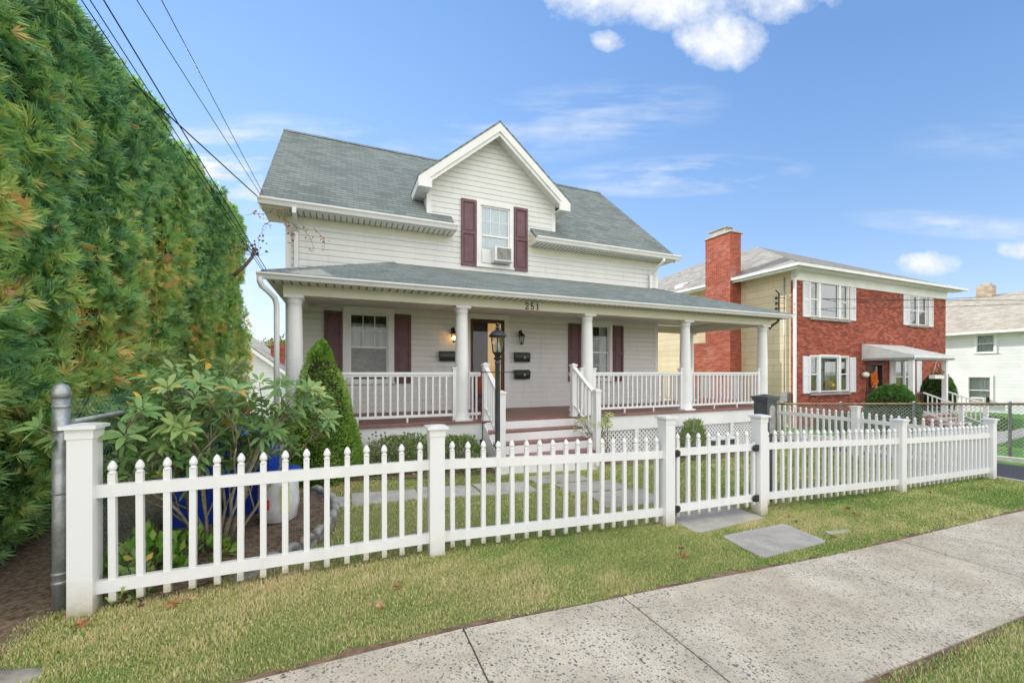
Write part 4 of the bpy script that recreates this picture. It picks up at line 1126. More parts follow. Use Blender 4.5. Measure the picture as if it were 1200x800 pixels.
# windows
def triple(o, up):
    x0, x1, z0, z1 = o; w = x1 - x0
    fr = window(bh, (x0, x0 + w * .2, z0, z1), NY, .05, None, [(0, 1, 0, .5)] if up else None, frame='trim', sill=False)
    window(bh, (x1 - w * .2, x1, z0, z1), NY, .05, None, [(0, 1, 0, .5)] if up else None, frame='trim', sill=False)
    c = window(bh, (x0 + w * .2 + .135, x1 - w * .2 - .135, z0, z1), NY, .08, None, None if not up else None, frame='trim', mid=0, sill=False, glassm='glass_up' if up else 'glass')
    MB().box(x0 - .08, x1 + .08, NY - .09, NY - .002, z0 - .13, z0 - .04).build('sill', 'kerbstone', bh)
    return c
triple(wu1, True); wc = triple(wl1, False)
mb = MB(); mb.lathe([(.02, -.14), (.14, -.12), (.2, 0), (.14, .13), (.02, .15)], (17.9, NY + .2, 1.1), 14); mb.build('pumpkin', 'pumpkin', wc)
mb = MB()
for k in range(40):
    a = random.uniform(0, 6.28); r = random.uniform(.0, .2); c = (17.3 + r * math.cos(a), NY + .15 + random.uniform(0, .1), 1.62 + r * math.sin(a)); mb.ball(c, random.uniform(.03, .06), 6, 4)
mb.build('bouquet', 'orange', wc)
mb = MB(); mb.face([(16.9, NY + .3, .9), (18.3, NY + .3, .9), (18.3, NY + .3, 2.15), (16.9, NY + .3, 2.15)]); mb.build('curtain', 'curtain', wc)
def dbl(o):
    x0, x1, z0, z1 = o; m = (x0 + x1) / 2
    window(bh, (x0, m - .05, z0, z1), NY, .05, None, None, sill=False); window(bh, (m + .05, x1, z0, z1), NY, .05, None, None, sill=False)
    MB().box(x0 - .06, x1 + .06, NY - .07, NY - .002, z0 - .1, z0 - .03).build('sill', 'kerbstone', bh)
dbl(wu2); dbl(wl2)
for (a, b, z0, z1) in ((15.97, 16.33, 3.68, 5.0), (18.87, 19.25, 3.68, 5.0), (15.97, 16.33, .8, 2.2), (18.87, 19.25, .8, 2.2), (22.75, 23.15, 3.68, 5.0), (24.8, 25.2, 3.68, 5.0), (23.8, 24.2, .7, 2.1), (21.7, 22.05, .7, 2.1)):
    shutter(bh, a, b, z0, z1, NY, 'shutter_w', True)
# door with wreath
mb = MB(); x0, x1, z0, z1 = dr
mb.box(x0, x0 + .1, NY - .02, NY + .2, z0, z1); mb.box(x1 - .1, x1, NY - .02, NY + .2, z0, z1); mb.box(x0 + .1, x1 - .1, NY - .02, NY + .2, z1 - .1, z1)
mb.box(x0 + .1, x1 - .1, NY + .15, NY + .2, z0, z1 - .1); nd = mb.build('front_door', 'door', bh)
mb = MB(); mb.box(x0 + .16, x0 + .22, NY + .1, NY + .15, z0 + .1, z1 - .15); mb.box(x1 - .28, x1 - .22, NY + .1, NY + .15, z0 + .1, z1 - .15); mb.build('door_trim', 'trim', nd)
mb = MB()
for k in range(90):
    a = random.uniform(0, 6.28); r = .2 + random.gauss(0, .045); mb.ball((20.62 + r * .8 * math.cos(a), NY + .02 + random.uniform(-.04, .04), 1.33 + r * 1.2 * math.sin(a) - .03), random.uniform(.03, .06), 6, 4)
mb.build('wreath', 'orange', nd)
mb = MB(); mb.ball((19.75, NY - .12, 1.5), .13, 12, 8, (1.1, 1, .9)); mb.build('globe_lamp', 'trim', bh)
# awning
AX0, AX1, AY = 19.75, 22.65, 8.35
mb = MB(); mb.prism([(AX0, NY, 2.72), (AX1, NY, 2.72), (AX1, AY, 2.2), (AX0, AY, 2.2)], (0, 0, .035))
for k in range(30):
    x = AX0 + (AX1 - AX0) * k / 29; mb.bar((x, NY, 2.762), (x, AY, 2.242), .02, .015)
mb.box(AX0 - .02, AX1 + .02, AY - .03, AY, 2.08, 2.23)
mb.prism([(AX0 - .01, NY, 2.08), (AX0 - .01, AY, 2.08), (AX0 - .01, AY, 2.2), (AX0 - .01, NY, 2.715)], (-.02, 0, 0)); mb.prism([(AX1 + .01, NY, 2.08), (AX1 + .01, AY, 2.08), (AX1 + .01, AY, 2.2), (AX1 + .01, NY, 2.715)], (.02, 0, 0))
for k in range(18):
    y = NY - .05 - k * (NY - AY) / 18; zt = 2.70 - (NY - y) / (NY - AY) * .52; mb.box(AX0 - .04, AX0 - .031, y - .008, y + .008, 2.17, max(zt, 2.19))
aw = mb.build('awning', 'metal_white', bh)
mb = MB()
for k in range(22):
    y = NY - .04 - k * (NY - AY) / 22; mb.prism([(AX0 - .045, y, 2.09), (AX0 - .045, y - .035, 2.16), (AX0 - .045, y - .07, 2.16), (AX0 - .045, y - .035, 2.09)], (.008, 0, 0))
for k in range(30):
    x = AX0 + .02 + k * (AX1 - AX0) / 30; mb.prism([(x, AY - .04, 2.09), (x + .035, AY - .04, 2.15), (x + .085, AY - .04, 2.15), (x + .05, AY - .04, 2.09)], (0, .008, 0))
mb.build('scroll_border', 'black', aw)
for x in (AX0 + .12, AX1 - .35):
    MB().box(x - .07, x + .07, AY + .05, AY + .19, -.05, 2.08).build('awning_post', 'trim', bh)
mb = MB(); mb.box(AX0, AX1, AY, NY - .01, -.9, -.06)
for k in range(3): mb.box(20.6, 22.4, AY - .3 * (k + 1), AY - .3 * k - .001, -.9, -.06 - .15 * (k + 1))
mb.build('stoop', 'brick', bh); mb = MB(); mb.box(AX0 - .03, AX1 + .03, AY - .03, NY - .01, -.059, -.02)
for k in range(3): mb.box(20.57, 22.43, AY - .3 * (k + 1) - .02, AY - .3 * k - .02, -.059 - .15 * (k + 1), -.02 - .15 * (k + 1))
mb.build('stoop_tread', 'concrete', bh)
mb = MB()
for a, b in (((AX0 + .05, NY - .1), (AX0 + .05, AY + .1)), ((AX0 + .05, AY + .1), (20.6, AY + .1))):
    a = Vector((*a, 0)); b = Vector((*b, 0)); mb.bar(a + Vector((0, 0, .8)), b + Vector((0, 0, .8)), .06, .05); n = max(2, int((b - a).length / .13))
    for k in range(n + 1):
        q = a.lerp(b, k / n); mb.box(q.x - .012, q.x + .012, q.y - .012, q.y + .012, -.02, .78)
mb.build('iron_railing', 'door', bh)
for x in (20.6, 22.45):
    mb = MB(); mb.box(x - .06, x + .06, AY - 1.02, AY - .9, -.75, .42); mb.bar((x, AY - .95, .38), (x, AY + .08, .82), .06, .05); mb.bar((x, AY - .95, -.35), (x, AY + .08, .1), .05, .04)
    for k in range(1, 8):
        t = k / 8; mb.box(x - .015, x + .015, AY - .95 + 1.03 * t - .015, AY - .95 + 1.03 * t + .015, -.35 + .45 * t, .38 + .44 * t)
    mb.build('step_railing', 'trim', bh)
hb = MB(); hb.box(21.3, 22.0, AY + .02, AY + .2, 1.35, 1.5); hb.tube([(21.35, AY + .1, 1.5), (21.65, AY + .1, 2.1)], .008, 4); hb.tube([(21.95, AY + .1, 1.5), (21.65, AY + .1, 2.1)], .008, 4)
hb.build('hanging_planter', 'trim', bh)
c = np.array([[21.65, AY + .1, 1.58]]) + RNG.normal(size=(160, 3)) * np.array([.13, .05, .06])
v, q, t = leaves(c, RNG.normal(size=(160, 3)), RNG.normal(size=(160, 3)), np.full(160, .13), np.full(160, .07), RNG.uniform(0, 1, 160))
hp = npmesh('planter_flowers', v, q, t, 'dead', bh, origin=tuple(bh.location))
# chimney
mb = MB(); mb.box(14.88, BX0 - .005, 12.2, 13.45, 2.9, 7.42); mb.box(14.86, BX0 - .005, 12.18, 14.15, -1.5, 2.9)
ch = mb.build('chimney', 'brick_chim', bh)
mb = MB(); mb.box(14.83, 15.6, 12.14, 13.51, 7.42, 7.49); mb.box(14.95, 15.5, 12.5, 13.3, 7.491, 7.7); mb.box(14.9, 15.35, 12.4, 13.35, 7.701, 7.73); mb.build('chimney_crown', 'concrete', ch)
mb = MB(); mb.box(15.6, 15.9, 12.15, 12.19, 5.5, 5.9); mb.build('flashing', 'galv', ch)
# satellite dish and roof vent
mb = MB(); dc = Vector((15.9, 13.95, 6.75)); nd_ = Vector((-.75, -.45, .45)).normalized(); a_ = nd_.cross(Vector((0, 0, 1))).normalized(); b_ = nd_.cross(a_)
ring = []; 
for rr, dd in ((.0, -.06), (.16, -.045), (.32, 0)):
    ring.append([dc + (a_ * math.cos(t) + b_ * math.sin(t)) * rr + nd_ * dd for t in np.linspace(0, 2 * math.pi, 17)[:-1]])
for j in range(2):
    for k in range(16): mb.face([ring[j][k], ring[j][(k + 1) % 16], ring[j + 1][(k + 1) % 16], ring[j + 1][k]], True)
mb.tube([dc - nd_ * .06, dc - nd_ * .2 + Vector((.1, .1, -.3)), (16.05, 14.1, 6.05)], .02, 6); mb.tube([dc + b_ * .3, dc + nd_ * .45 + b_ * .1], .012, 5); mb.ball(dc + nd_ * .45 + b_ * .1, .05, 8, 6)
mb.build('satellite_dish', 'galv', bh)
mb = MB(); vy = 15.6; vx = 15.9; vz = EN + (vx - ex0) * (rzt - EN) / 6; mb.prism([(vx - .2, vy, vz - .1), (vx + .2, vy, vz + .08), (vx + .2, vy, vz + .2), (vx - .18, vy, vz + .05)], (0, .5, 0)); mb.build('roof_vent', 'trim', bh)
# service mast on the wall
mb = MB(); mb.tube([(BX0 - .12, NY + .5, 3.9), (BX0 - .12, NY + .5, 4.6), (BX0 - .3, NY + .5, 4.7)], .025, 6)
for k in range(3): mb.ball((BX0 - .35, NY + .45, 4.0 + .2 * k), .06, 8, 6)
mb.build('service_mast', 'black', bh)

# ------------------------------------------------------------------ white house at the right
wh = thing('white_house', 'white clapboard house with tan shingle roof and small brick chimney at the right edge', 'house', (36, 10.5, -.7), R(-90))
# local: x -> -Y world, y -> +X world; wall at local y=0 facing world -X
oU = (-1.75, -1.0, 2.8 + .7, 3.85 + .7); oL = (-2.1, -1.15, -.3 + .7, 1.3 + .7)
mb = MB(); mb.rectwall('y', 0, -9, 6, -.4, 4.75, [oU, oL]); mb.rectwall('x', 6, 0, 9, -.4, 4.75); mb.rectwall('x', -9, 0, 9, -.4, 4.75); mb.rectwall('y', 9, -9, 6, -.4, 4.75)
for x in (-9, 6): mb.face([(x, 0, 4.75), (x, 9, 4.75), (x, 4.5, 7.4)])
mb.build('wall', 'white_side', wh, origin=(0, 0, 0))
mb = MB(); roofslab(mb, [(-9.4, -.45, 4.75), (6.4, -.45, 4.75), (6.4, 4.5, 7.5), (-9.4, 4.5, 7.5)], .08); roofslab(mb, [(-9.4, 9.45, 4.75), (6.4, 9.45, 4.75), (6.4, 4.5, 7.5), (-9.4, 4.5, 7.5)], .08); mb.build('roof', 'shingle_tan', wh, origin=(0, 0, 0))
mb = MB(); mb.box(-9.4, 6.4, -.57, -.46, 4.62, 4.76); mb.box(-9.4, 6.4, -.45, -.001, 4.6, 4.65); mb.build('gutter', 'trim', wh, origin=(0, 0, 0))
window(wh, oU, 0, .1, None, [(0, 1, .0, 1)], local=True); window(wh, oL, 0, .1, None, [(0, 1, .25, 1)], local=True)
mb = MB(); mb.box(-1.9, -1.35, -.3, .05, .42, .78); acw = mb.build('air_conditioner', 'trim', wh, origin=(0, 0, 0))
mb = MB(); mb.box(-1.85, -1.4, -.31, -.301, .48, .72); mb.build('grille', 'kerbstone', acw, origin=(0, 0, 0))
mb = MB(); mb.box(-3.2, -2.45, 4.2, 4.8, 6.8, 8.15); cw = mb.build('chimney', 'brick_tan', wh, origin=(0, 0, 0)); MB().box(-3.05, -2.6, 4.3, 4.7, 8.151, 8.35).build('flue', 'concrete', cw, origin=(0, 0, 0))
mb = MB(); mb.box(.42, .48, -.04, 0, -.4, 4.6); mb.build('downspout', 'trim', wh, origin=(0, 0, 0))

# ------------------------------------------------------------------ low house far left
lh = thing('white_garage', 'low white gabled building with grey roof seen between the hedge and the porch', 'building', (-7.4, 30, -1.2))
mb = MB(); mb.prism([(-11.6, 28, -1.5), (-3.3, 28, -1.5), (-3.3, 28, 1.75), (-7.45, 28, 5.05), (-11.6, 28, 1.75)], (0, 9, 0)); mb.build('wall', 'white_side', lh)
mb = MB()
for s in (-1, 1): roofslab(mb, [(-7.45, 27.6, 5.2), (-7.45 + s * 4.5, 27.6, 1.65), (-7.45 + s * 4.5, 37.4, 1.65), (-7.45, 37.4, 5.2)], .1)
mb.build('roof', 'shingle_grey', lh)
mb = MB()
for s in (-1, 1): rake(mb, -7.45, 5.1, -7.45 + s * 4.5, 1.55, 27.55, 27.6, .22)
mb.build('rake_board', 'trim', lh)
mb = MB(); mb.box(-4.3, -3.55, 31, 31.8, 1.5, 3.45); mb.build('chimney', 'brick', lh)

# ------------------------------------------------------------------ vegetation
def surf_core(name, verts, faces, m, parent, origin):
    pass
# --- hedge
hx, hw, hy0, hy1, hH = -3.35, 1.0, 3.3, 13.6, 5.36
hedge = thing('hedge', 'tall dense arborvitae hedge, green with orange brown patches, along the left side', 'hedge', (hx, 8, 0))
def hedge_surface(n_face, dens_near=True):
    """sample points on the street/yard side (x+), top, and the two ends; returns pos, outward normal"""
    # superellipse section in (x,z)
    yy = hy0 + (hy1 - hy0) * RNG.uniform(0, 1, n_face) ** 1.55
    ang = RNG.uniform(-.25, 2.2, n_face)         # 0 = facing +x, pi/2 = top
    return yy, ang
def sect(ang, yy):
    c = np.cos(ang); s = np.sin(ang); e = .38
    x = np.sign(c) * np.abs(c) ** e * hw; z = np.where(s > 0, np.abs(s) ** .30, 0) * hH
    return x, z
def hedge_pts(n):
    """face points uniformly over face height and top"""
    yy = hy0 + (hy1 - hy0) * RNG.uniform(0, 1, n) ** 1.5
    u = RNG.uniform(0, 1, n); face = u < .84
    z = np.where(face, RNG.uniform(.02, 1, n) * hH, hH); x = np.where(face, hw, RNG.uniform(-1, 1, n) * hw)
    # round the shoulder
    sh = np.clip((z - (hH - 1.0)) / 1.0, 0, 1); x = np.where(face, hw - .32 * sh ** 2.6, x * .82)
    low = np.clip((1.1 - z) / 1.1, 0, 1); x = np.where(face, x - .30 * low ** 1.5, x)
    z = np.where(face, z, hH + .0 - .15 * np.abs(x) / hw); z = z * (1 + .010 * (yy - 4))
    # taper the far end
    ends = np.clip((yy - (hy1 - 1.2)) / 1.2, 0, 1); x = np.where(face, x - .9 * ends ** 2, x); z = z - .5 * ends ** 2 * (z / hH)
    P_ = np.stack([hx + x, yy, z], 1)
    nrm = np.where(face[:, None], np.stack([np.ones(n), np.zeros(n) + .0, .15 + sh], 1), np.array([[.2, 0, 1]]))
    nrm[:, 1] += ends * 1.2
    # clumps: vertical plumes
    cl = snoise(P_ * np.array([[1, 1.0, .45]]), 21, 1.5, 3); cl2 = snoise(P_, 33, 5, 2)
    P_ += unit(nrm) * (.17 * cl + .08 * cl2)[:, None]
    return P_, unit(nrm), cl, cl2
n = 82000
P_, nr, cl, cl2 = hedge_pts(n)
depth = RNG.uniform(0, 1, n) ** 2.2 * .34
P_ = P_ - nr * depth[:, None]
up = np.array([[0, 0, 1.0]])
d = nr * .38 + up * RNG.uniform(-.35, .8, (n, 1)) + RNG.normal(size=(n, 3)) * np.array([[.25, .6, .3]]) + np.array([[0, -.1, 0]])
zrel = P_[:, 2] / hH
br = snoise(P_, 77, 1.1, 3); br2 = snoise(P_, 78, 3.0, 2)
t = .36 + .15 * br2 + RNG.normal(size=n) * .17 - .26 * np.clip(zrel - .5, 0, 1)
band = np.exp(-((zrel - .42) / .26) ** 2)
pat = np.clip(br * 1.5 + br2 * .8 - .05, 0, 1) * band
t = t + pat * .22 * RNG.uniform(.3, 1.25, n) + .06 * band + (snoise(P_, 91, 6, 2) > .75) * RNG.uniform(0, .55, n) * (band * .6 + .1)
t = t + np.where(P_[:, 1] > 11, .15 * RNG.uniform(0, 1, n), 0) + (RNG.uniform(0, 1, n) < .012) * .5
size = RNG.uniform(.06, .15, n)
gap = snoise(P_ * np.array([[1, 1, .7]]), 55, 3.6, 2) + .35 * snoise(P_, 56, 9, 1)
keep = gap > -.5; P_, d, size, t, nr = P_[keep], d[keep], size[keep], t[keep], nr[keep]
v, q, tt = sprays(P_, d, size, 9, t, .85, .135, nr)
npmesh('foliage', v, q, tt, 'hedge', hedge, origin=tuple(hedge.location))
# end facing the street
n = 9000
u1 = RNG.uniform(-1, 1, n); z1 = RNG.uniform(.0, 1, n)
P_ = np.stack([hx + u1 * hw * (1 - .25 * z1 ** 3), hy0 + .12 - .25 * (1 - u1 ** 2) + .0 * z1, z1 * hH], 1); nn = np.tile(np.array([[0, -1.0, .2]]), (n, 1)) + np.stack([u1, np.zeros(n), np.zeros(n)], 1)
P_ += unit(nn) * (.15 * snoise(P_, 21, 1.5, 3) - .1)[:, None]
d = unit(nn) * .8 + up * RNG.uniform(-.1, .9, (n, 1)) + RNG.normal(size=(n, 3)) * .4
v, q, tt = sprays(P_, d, RNG.uniform(.09, .17, n), 6, .35 + .2 * snoise(P_, 78, 3, 2) + RNG.normal(size=n) * .1, .75, .24)
npmesh('end_foliage', v, q, tt, 'hedge', hedge, origin=tuple(hedge.location))
# core
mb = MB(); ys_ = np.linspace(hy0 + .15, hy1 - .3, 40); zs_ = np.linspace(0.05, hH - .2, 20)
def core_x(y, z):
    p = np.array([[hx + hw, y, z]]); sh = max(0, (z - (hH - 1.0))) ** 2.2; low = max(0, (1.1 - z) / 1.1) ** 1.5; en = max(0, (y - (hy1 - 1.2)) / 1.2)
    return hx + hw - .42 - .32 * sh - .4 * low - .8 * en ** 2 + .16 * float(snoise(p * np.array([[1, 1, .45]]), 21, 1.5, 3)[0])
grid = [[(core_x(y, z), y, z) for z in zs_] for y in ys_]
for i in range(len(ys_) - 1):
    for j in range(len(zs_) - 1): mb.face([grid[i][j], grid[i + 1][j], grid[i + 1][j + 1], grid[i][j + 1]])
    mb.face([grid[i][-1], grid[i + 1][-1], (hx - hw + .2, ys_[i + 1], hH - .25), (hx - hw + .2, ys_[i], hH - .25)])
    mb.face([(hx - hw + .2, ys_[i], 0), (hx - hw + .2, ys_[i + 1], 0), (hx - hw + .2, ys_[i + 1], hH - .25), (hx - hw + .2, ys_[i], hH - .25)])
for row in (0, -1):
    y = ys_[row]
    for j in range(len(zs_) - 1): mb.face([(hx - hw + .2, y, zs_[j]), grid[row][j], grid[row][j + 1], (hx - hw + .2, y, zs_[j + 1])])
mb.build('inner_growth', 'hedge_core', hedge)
mb = MB()
for k in range(16):
    y = 3.6 + k * .62; x = hx + random.uniform(.15, .5); p = [(x, y, 0)]
    for j in range(5): p.append((x + random.uniform(-.12, .25), y + random.uniform(-.15, .15), .45 * (j + 1)))
    mb.tube(p, .05, 6, .02)
mb.build('trunk', 'bark', hedge)
# bare twigs sticking out above the top
mb = MB()
for k in range(70):
    y = 3.6 + random.random() ** 1.4 * 9; x = hx + hw - .4 + random.uniform(-.2, .2); z = hH - .25
    p = [(x, y, z), (x + random.uniform(.0, .12), y + random.uniform(-.1, .1), z + .2), (x + random.uniform(.0, .2), y + random.uniform(-.2, .2), z + random.uniform(.3, .48))]
    mb.tube(p, .003, 4, .0015)
mb.build('twig', 'stem', hedge)

# --- rhododendron
rh = thing('rhododendron', 'leggy rhododendron with whorls of glossy leaves behind the left fence', 'shrub', (-1.05, 4.45, .02))
mb = MB(); tips = []
def grow(p, d, ln, r, lvl):
    n = 4; pts = [p]; dd = Vector(d).normalized()
    for k in range(n):
        dd = (dd + Vector((random.gauss(0, .13), random.gauss(0, .13), random.uniform(-.02, .12)))).normalized(); pts.append(pts[-1] + dd * ln / n)
    mb.tube(pts, r, 6, r * .65)
    if lvl == 0: tips.append((pts[-1], dd)); return
    k = random.choice((2, 3)) if lvl > 1 else random.choice((2, 3, 3))
    for _ in range(k):
        a = random.uniform(0, 6.28); nd = (dd * .9 + Vector((math.cos(a), math.sin(a), .25)) * .6).normalized()
        grow(pts[-1], nd, ln * random.uniform(.55, .8), r * .65, lvl - 1)
    if random.random() < .7: grow(pts[2], (dd + Vector((random.uniform(-1, 1), random.uniform(-1, 1), .3))).normalized(), ln * .7, r * .5, max(0, lvl - 2))
random.seed(21)
for k in range(12):
    a = k * 6.283 / 12 + random.uniform(-.3, .3); sp = random.uniform(.25, .75)
    if k % 3 == 0: sp *= .5
    ax = math.cos(a) * (1.35 if math.cos(a) > 0 else .95)
    grow(Vector((-1.05 + .1 * math.cos(a), 4.45 + .08 * math.sin(a), .0)), (ax * sp, math.sin(a) * sp * .55, 1.05), random.uniform(.55, .74), .016, 3 if k % 3 else 2)
mb.build('stems', 'stem', rh)
parts = []
def whorl(p, dd, n, ln, tintc):
    dd = np.array(dd); rnd = RNG.normal(size=3); a = np.cross(dd, rnd); a /= np.linalg.norm(a); b = np.cross(dd, a)
    ph = RNG.uniform(0, 6.28); ang = ph + np.arange(n) * 2.4; el = RNG.uniform(.05, .75, n)
    d = np.cos(el)[:, None] * (np.cos(ang)[:, None] * a + np.sin(ang)[:, None] * b) + np.sin(el)[:, None] * dd + np.array([[0, 0, .05]])
    sd = np.cross(np.tile(dd, (n, 1)), d); L_ = ln * RNG.uniform(.75, 1.15, n); base = np.tile(np.array(p), (n, 1)) + d * .012; W_ = L_ * .30
    d = unit(d); sd = unit(sd); nr_ = np.cross(d, sd)
    V = []
    # 8 point leaf: two half blades folded along the midrib with droop
    prof_ = [(0, 0), (.25, .8), (.55, 1.0), (.82, .62), (1.0, 0)]
    mids = [base + d * (L_ * s)[:, None] - np.array([[0, 0, 1]]) * (L_ * .22 * s * s)[:, None] for s, w_ in prof_]
    lf = [mids[i] + sd * (W_ * .5 * prof_[i][1])[:, None] + np.array([[0, 0, .18]]) * (W_ * prof_[i][1])[:, None] for i in (1, 2, 3)]
    rt = [mids[i] - sd * (W_ * .5 * prof_[i][1])[:, None] + np.array([[0, 0, .18]]) * (W_ * prof_[i][1])[:, None] for i in (1, 2, 3)]
    A_ = np.stack(mids + lf + rt, 1); m = A_.shape[1]       # 5 + 3 + 3
    fq = np.array([[0, 1, 5, 5], [1, 2, 6, 5], [2, 3, 7, 6], [3, 4, 7, 7], [0, 8, 1, 1], [1, 8, 9, 2], [2, 9, 10, 3], [3, 10, 4, 4]])
    fq[0] = [0, 1, 5, 0]; 
    vv = A_.reshape(-1, 3)
    tri = np.array([[0, 1, 5], [1, 2, 6], [1, 6, 5], [2, 3, 7], [2, 7, 6], [3, 4, 7], [0, 8, 1], [1, 8, 9], [1, 9, 2], [2, 9, 10], [2, 10, 3], [3, 10, 4]])
    qq = (np.arange(n)[:, None, None] * m + tri[None]).reshape(-1, 3)
    tv = np.clip(RNG.normal(tintc, .1, n), 0, .88); yel = RNG.uniform(0, 1, n) < .035; tv[yel] = RNG.uniform(.93, 1, yel.sum())
    parts.append((vv, qq, np.repeat(tv, m)))
for p, dd in tips:
    if random.random() < .8 and p[0] > -1.82: whorl(p, dd, random.choice((7, 8, 9, 10)), random.uniform(.10, .15), random.uniform(.35, .75))
for p, dd in tips:
    if p[0] > -1.8:
        if random.random() < .6: whorl(Vector(p) - Vector(dd) * .14, dd, 5, .11, .45)
        if random.random() < .45: whorl(Vector(p) * .6 + Vector((-1.05, 4.45, .55)) * .4, (dd + Vector((0, -.6, 0))).normalized(), 7, .12, .4)
v, q, t = join(parts); npmesh('leaves', v, q, t, 'rhodo', rh, origin=tuple(rh.location))

# --- leafy low plants
def lowplant(name, label, cx, cy, rx, ry, h, n, ln, m, cat='plant', stems=None, upf=.6, tint=(.2, .9), wr=.5, group=None, z0=None, parent_stem='stem'):
    z0 = g(cx, cy) if z0 is None else z0
    th_ = thing(name, label, cat, (cx, cy, z0), group=group)
    u = unit(RNG.normal(size=(n, 3))); u[:, 2] = np.abs(u[:, 2]); r = RNG.uniform(.55, 1, n) ** .5
    P_ = u * r[:, None] * np.array([[rx, ry, h]]); P_ += unit(P_) * (.12 * min(rx, h) * snoise(P_ * 4, 3, 1.3, 2))[:, None]
    P_ += np.array([[cx, cy, z0]]); d = u * (1 - upf) + np.array([[0, 0, upf]]) + RNG.normal(size=(n, 3)) * .45
    L_ = ln * RNG.uniform(.7, 1.3, n)
    v, q, t = leaves(P_, d, RNG.normal(size=(n, 3)), L_, L_ * wr, RNG.uniform(*tint, n) * .8 + .2 * RNG.uniform(0, 1, n), .15)
    npmesh('leaves', v, q, t, m, th_, origin=(cx, cy, z0))
    mb = MB()
    for k in range(14):
        a = random.uniform(0, 6.28); rr = random.uniform(.2, .8); mb.tube([(cx, cy, z0 - .02), (cx + rx * rr * .5 * math.cos(a), cy + ry * rr * .5 * math.sin(a), z0 + h * .4), (cx + rx * rr * math.cos(a), cy + ry * rr * math.sin(a), z0 + h * .8 * (1 - .3 * rr))], .006, 5, .002)
    mb.build('stems', parent_stem, th_)
    return th_
lowplant('leafy_plant', 'low bright green broad leaved plant between the end post and the rhododendron', -1.38, 3.95, .26, .22, .38, 260, .09, 'hosta', upf=.4)
lowplant('leafy_plant', 'low broad leaved plant at the foot of the rhododendron, seen through the pickets', -1.2, 4.25, .34, .22, .25, 260, .08, 'hosta', upf=.3)
lowplant('leafy_plant', 'yellowing weed at the foot of the fence between the first two pickets', -1.38, 3.72, .12, .1, .35, 90, .09, 'rhodo', upf=.6, tint=(.5, 1.0))
lowplant('ivy_shrub', 'spreading low shrub against the porch between the spruce and the second column', .95, 6.85, .75, .32, .58, 5200, .055, 'shrub', upf=.3)
lowplant('ivy_shrub', 'low variegated shrub just left of the porch steps, behind the lamp post', 1.85, 6.78, .5, .32, .58, 3800, .055, 'shrub', upf=.3)
lowplant('grassy_bush', 'small olive brown bush in front of the porch lattice', 7.1, 6.72, .36, .28, .82, 2600, .10, 'shrub', upf=.5, tint=(.3, 1), wr=.16)
lowplant('small_shrub', 'small clipped bush beside the brick house steps', 23.4, 7.4, .45, .4, .5, 1500, .06, 'box', upf=.3)
# dead flower stems
ds = thing('dried_flowers', 'dried dark coneflower heads on thin stems beside the spruce', 'plant', (.45, 6.75, .0))
mb = MB(); hd = MB()
for k in range(20):
    x = .25 + random.uniform(0, .75); y = 6.72 + random.uniform(-.12, .12); z = random.uniform(.42, .68); x2 = x + random.uniform(-.08, .08)
    mb.tube([(x, y, 0), (x2, y, z)], .003, 4); MB().ball((x2, y, z), .018, 8, 6, (1, 1, .8)).build('seed_head', 'bark', ds)
mb.build('stems', 'stem', ds)
# sparse shrub right of the steps
ss = thing('sparse_shrub', 'sparse twiggy shrub with few green leaves right of the porch steps', 'shrub', (4.85, 6.6, g(4.85)))
mb = MB(); tips = []; random.seed(4)
for k in range(7):
    a = random.uniform(0, 6.28); grow(Vector((4.85, 6.6, g(4.85) - .02)), (math.cos(a) * .6, math.sin(a) * .35, 1), random.uniform(.46, .56), .009, 2)
mb.build('stems', 'stem', ss); parts = []
for p, dd in tips: whorl(p, dd, 7, .08, .8)
v, q, t = join(parts); npmesh('leaves', v, q, np.clip(t, 0, .9), 'rhodo', ss, origin=tuple(ss.location))
# --- dwarf spruce
sx, sy, sz, sh_, sr = -.25, 6.66, .03, 2.05, .55
sp = thing('dwarf_spruce', 'cone shaped dwarf spruce in front of the left porch railing', 'conifer', (sx, sy, sz))
def cone_pts(n, inset=0):
    z = 1 - np.sqrt(RNG.uniform(0, 1, n)); z = np.where(RNG.uniform(0, 1, n) < .12, RNG.uniform(.85, 1, n), z); a = RNG.uniform(0, 6.28, n)
    r = sr * np.clip((1 - z) ** .54 * (1 - .25 * np.clip(.12 - z, 0, 1) / .12), .02, 1)
    P_ = np.stack([r * np.cos(a), r * np.sin(a), z * sh_], 1); nrm = np.stack([np.cos(a), np.sin(a), np.full(n, .45)], 1)
    cl = snoise(P_, 41, 6, 2); cl1 = snoise(P_, 42, 2.6, 2)
    P_ += unit(nrm) * (.035 * cl + .045 * cl1 - inset)[:, None]; return P_, unit(nrm), cl
n = 21000; P_, nr, cl = cone_pts(n); P_ -= nr * (RNG.uniform(0, 1, n) ** 2 * .09)[:, None]
d = nr + RNG.normal(size=(n, 3)) * .5 + np.array([[0, 0, .35]])
v, q, t = sprays(P_ + np.array([[sx, sy, sz]]), d, RNG.uniform(.028, .05, n), 4, .45 + .25 * cl + RNG.normal(size=n) * .12, .7, .22)
npmesh('needles', v, q, t, 'spruce', sp, origin=(sx, sy, sz))
mb = MB(); mb.lathe([(sr * (1 - .25 * max(0, .12 - z) / .12) * (1 - z) ** .54 * .86, z * sh_ * .97) for z in np.linspace(0, .97, 14)], (sx, sy, sz), 20); mb.build('inner_growth', 'hedge_core', sp)
mb = MB(); mb.lathe([(.04, -.1), (.035, .3)], (sx, sy, sz), 8); mb.build('trunk', 'bark', sp)
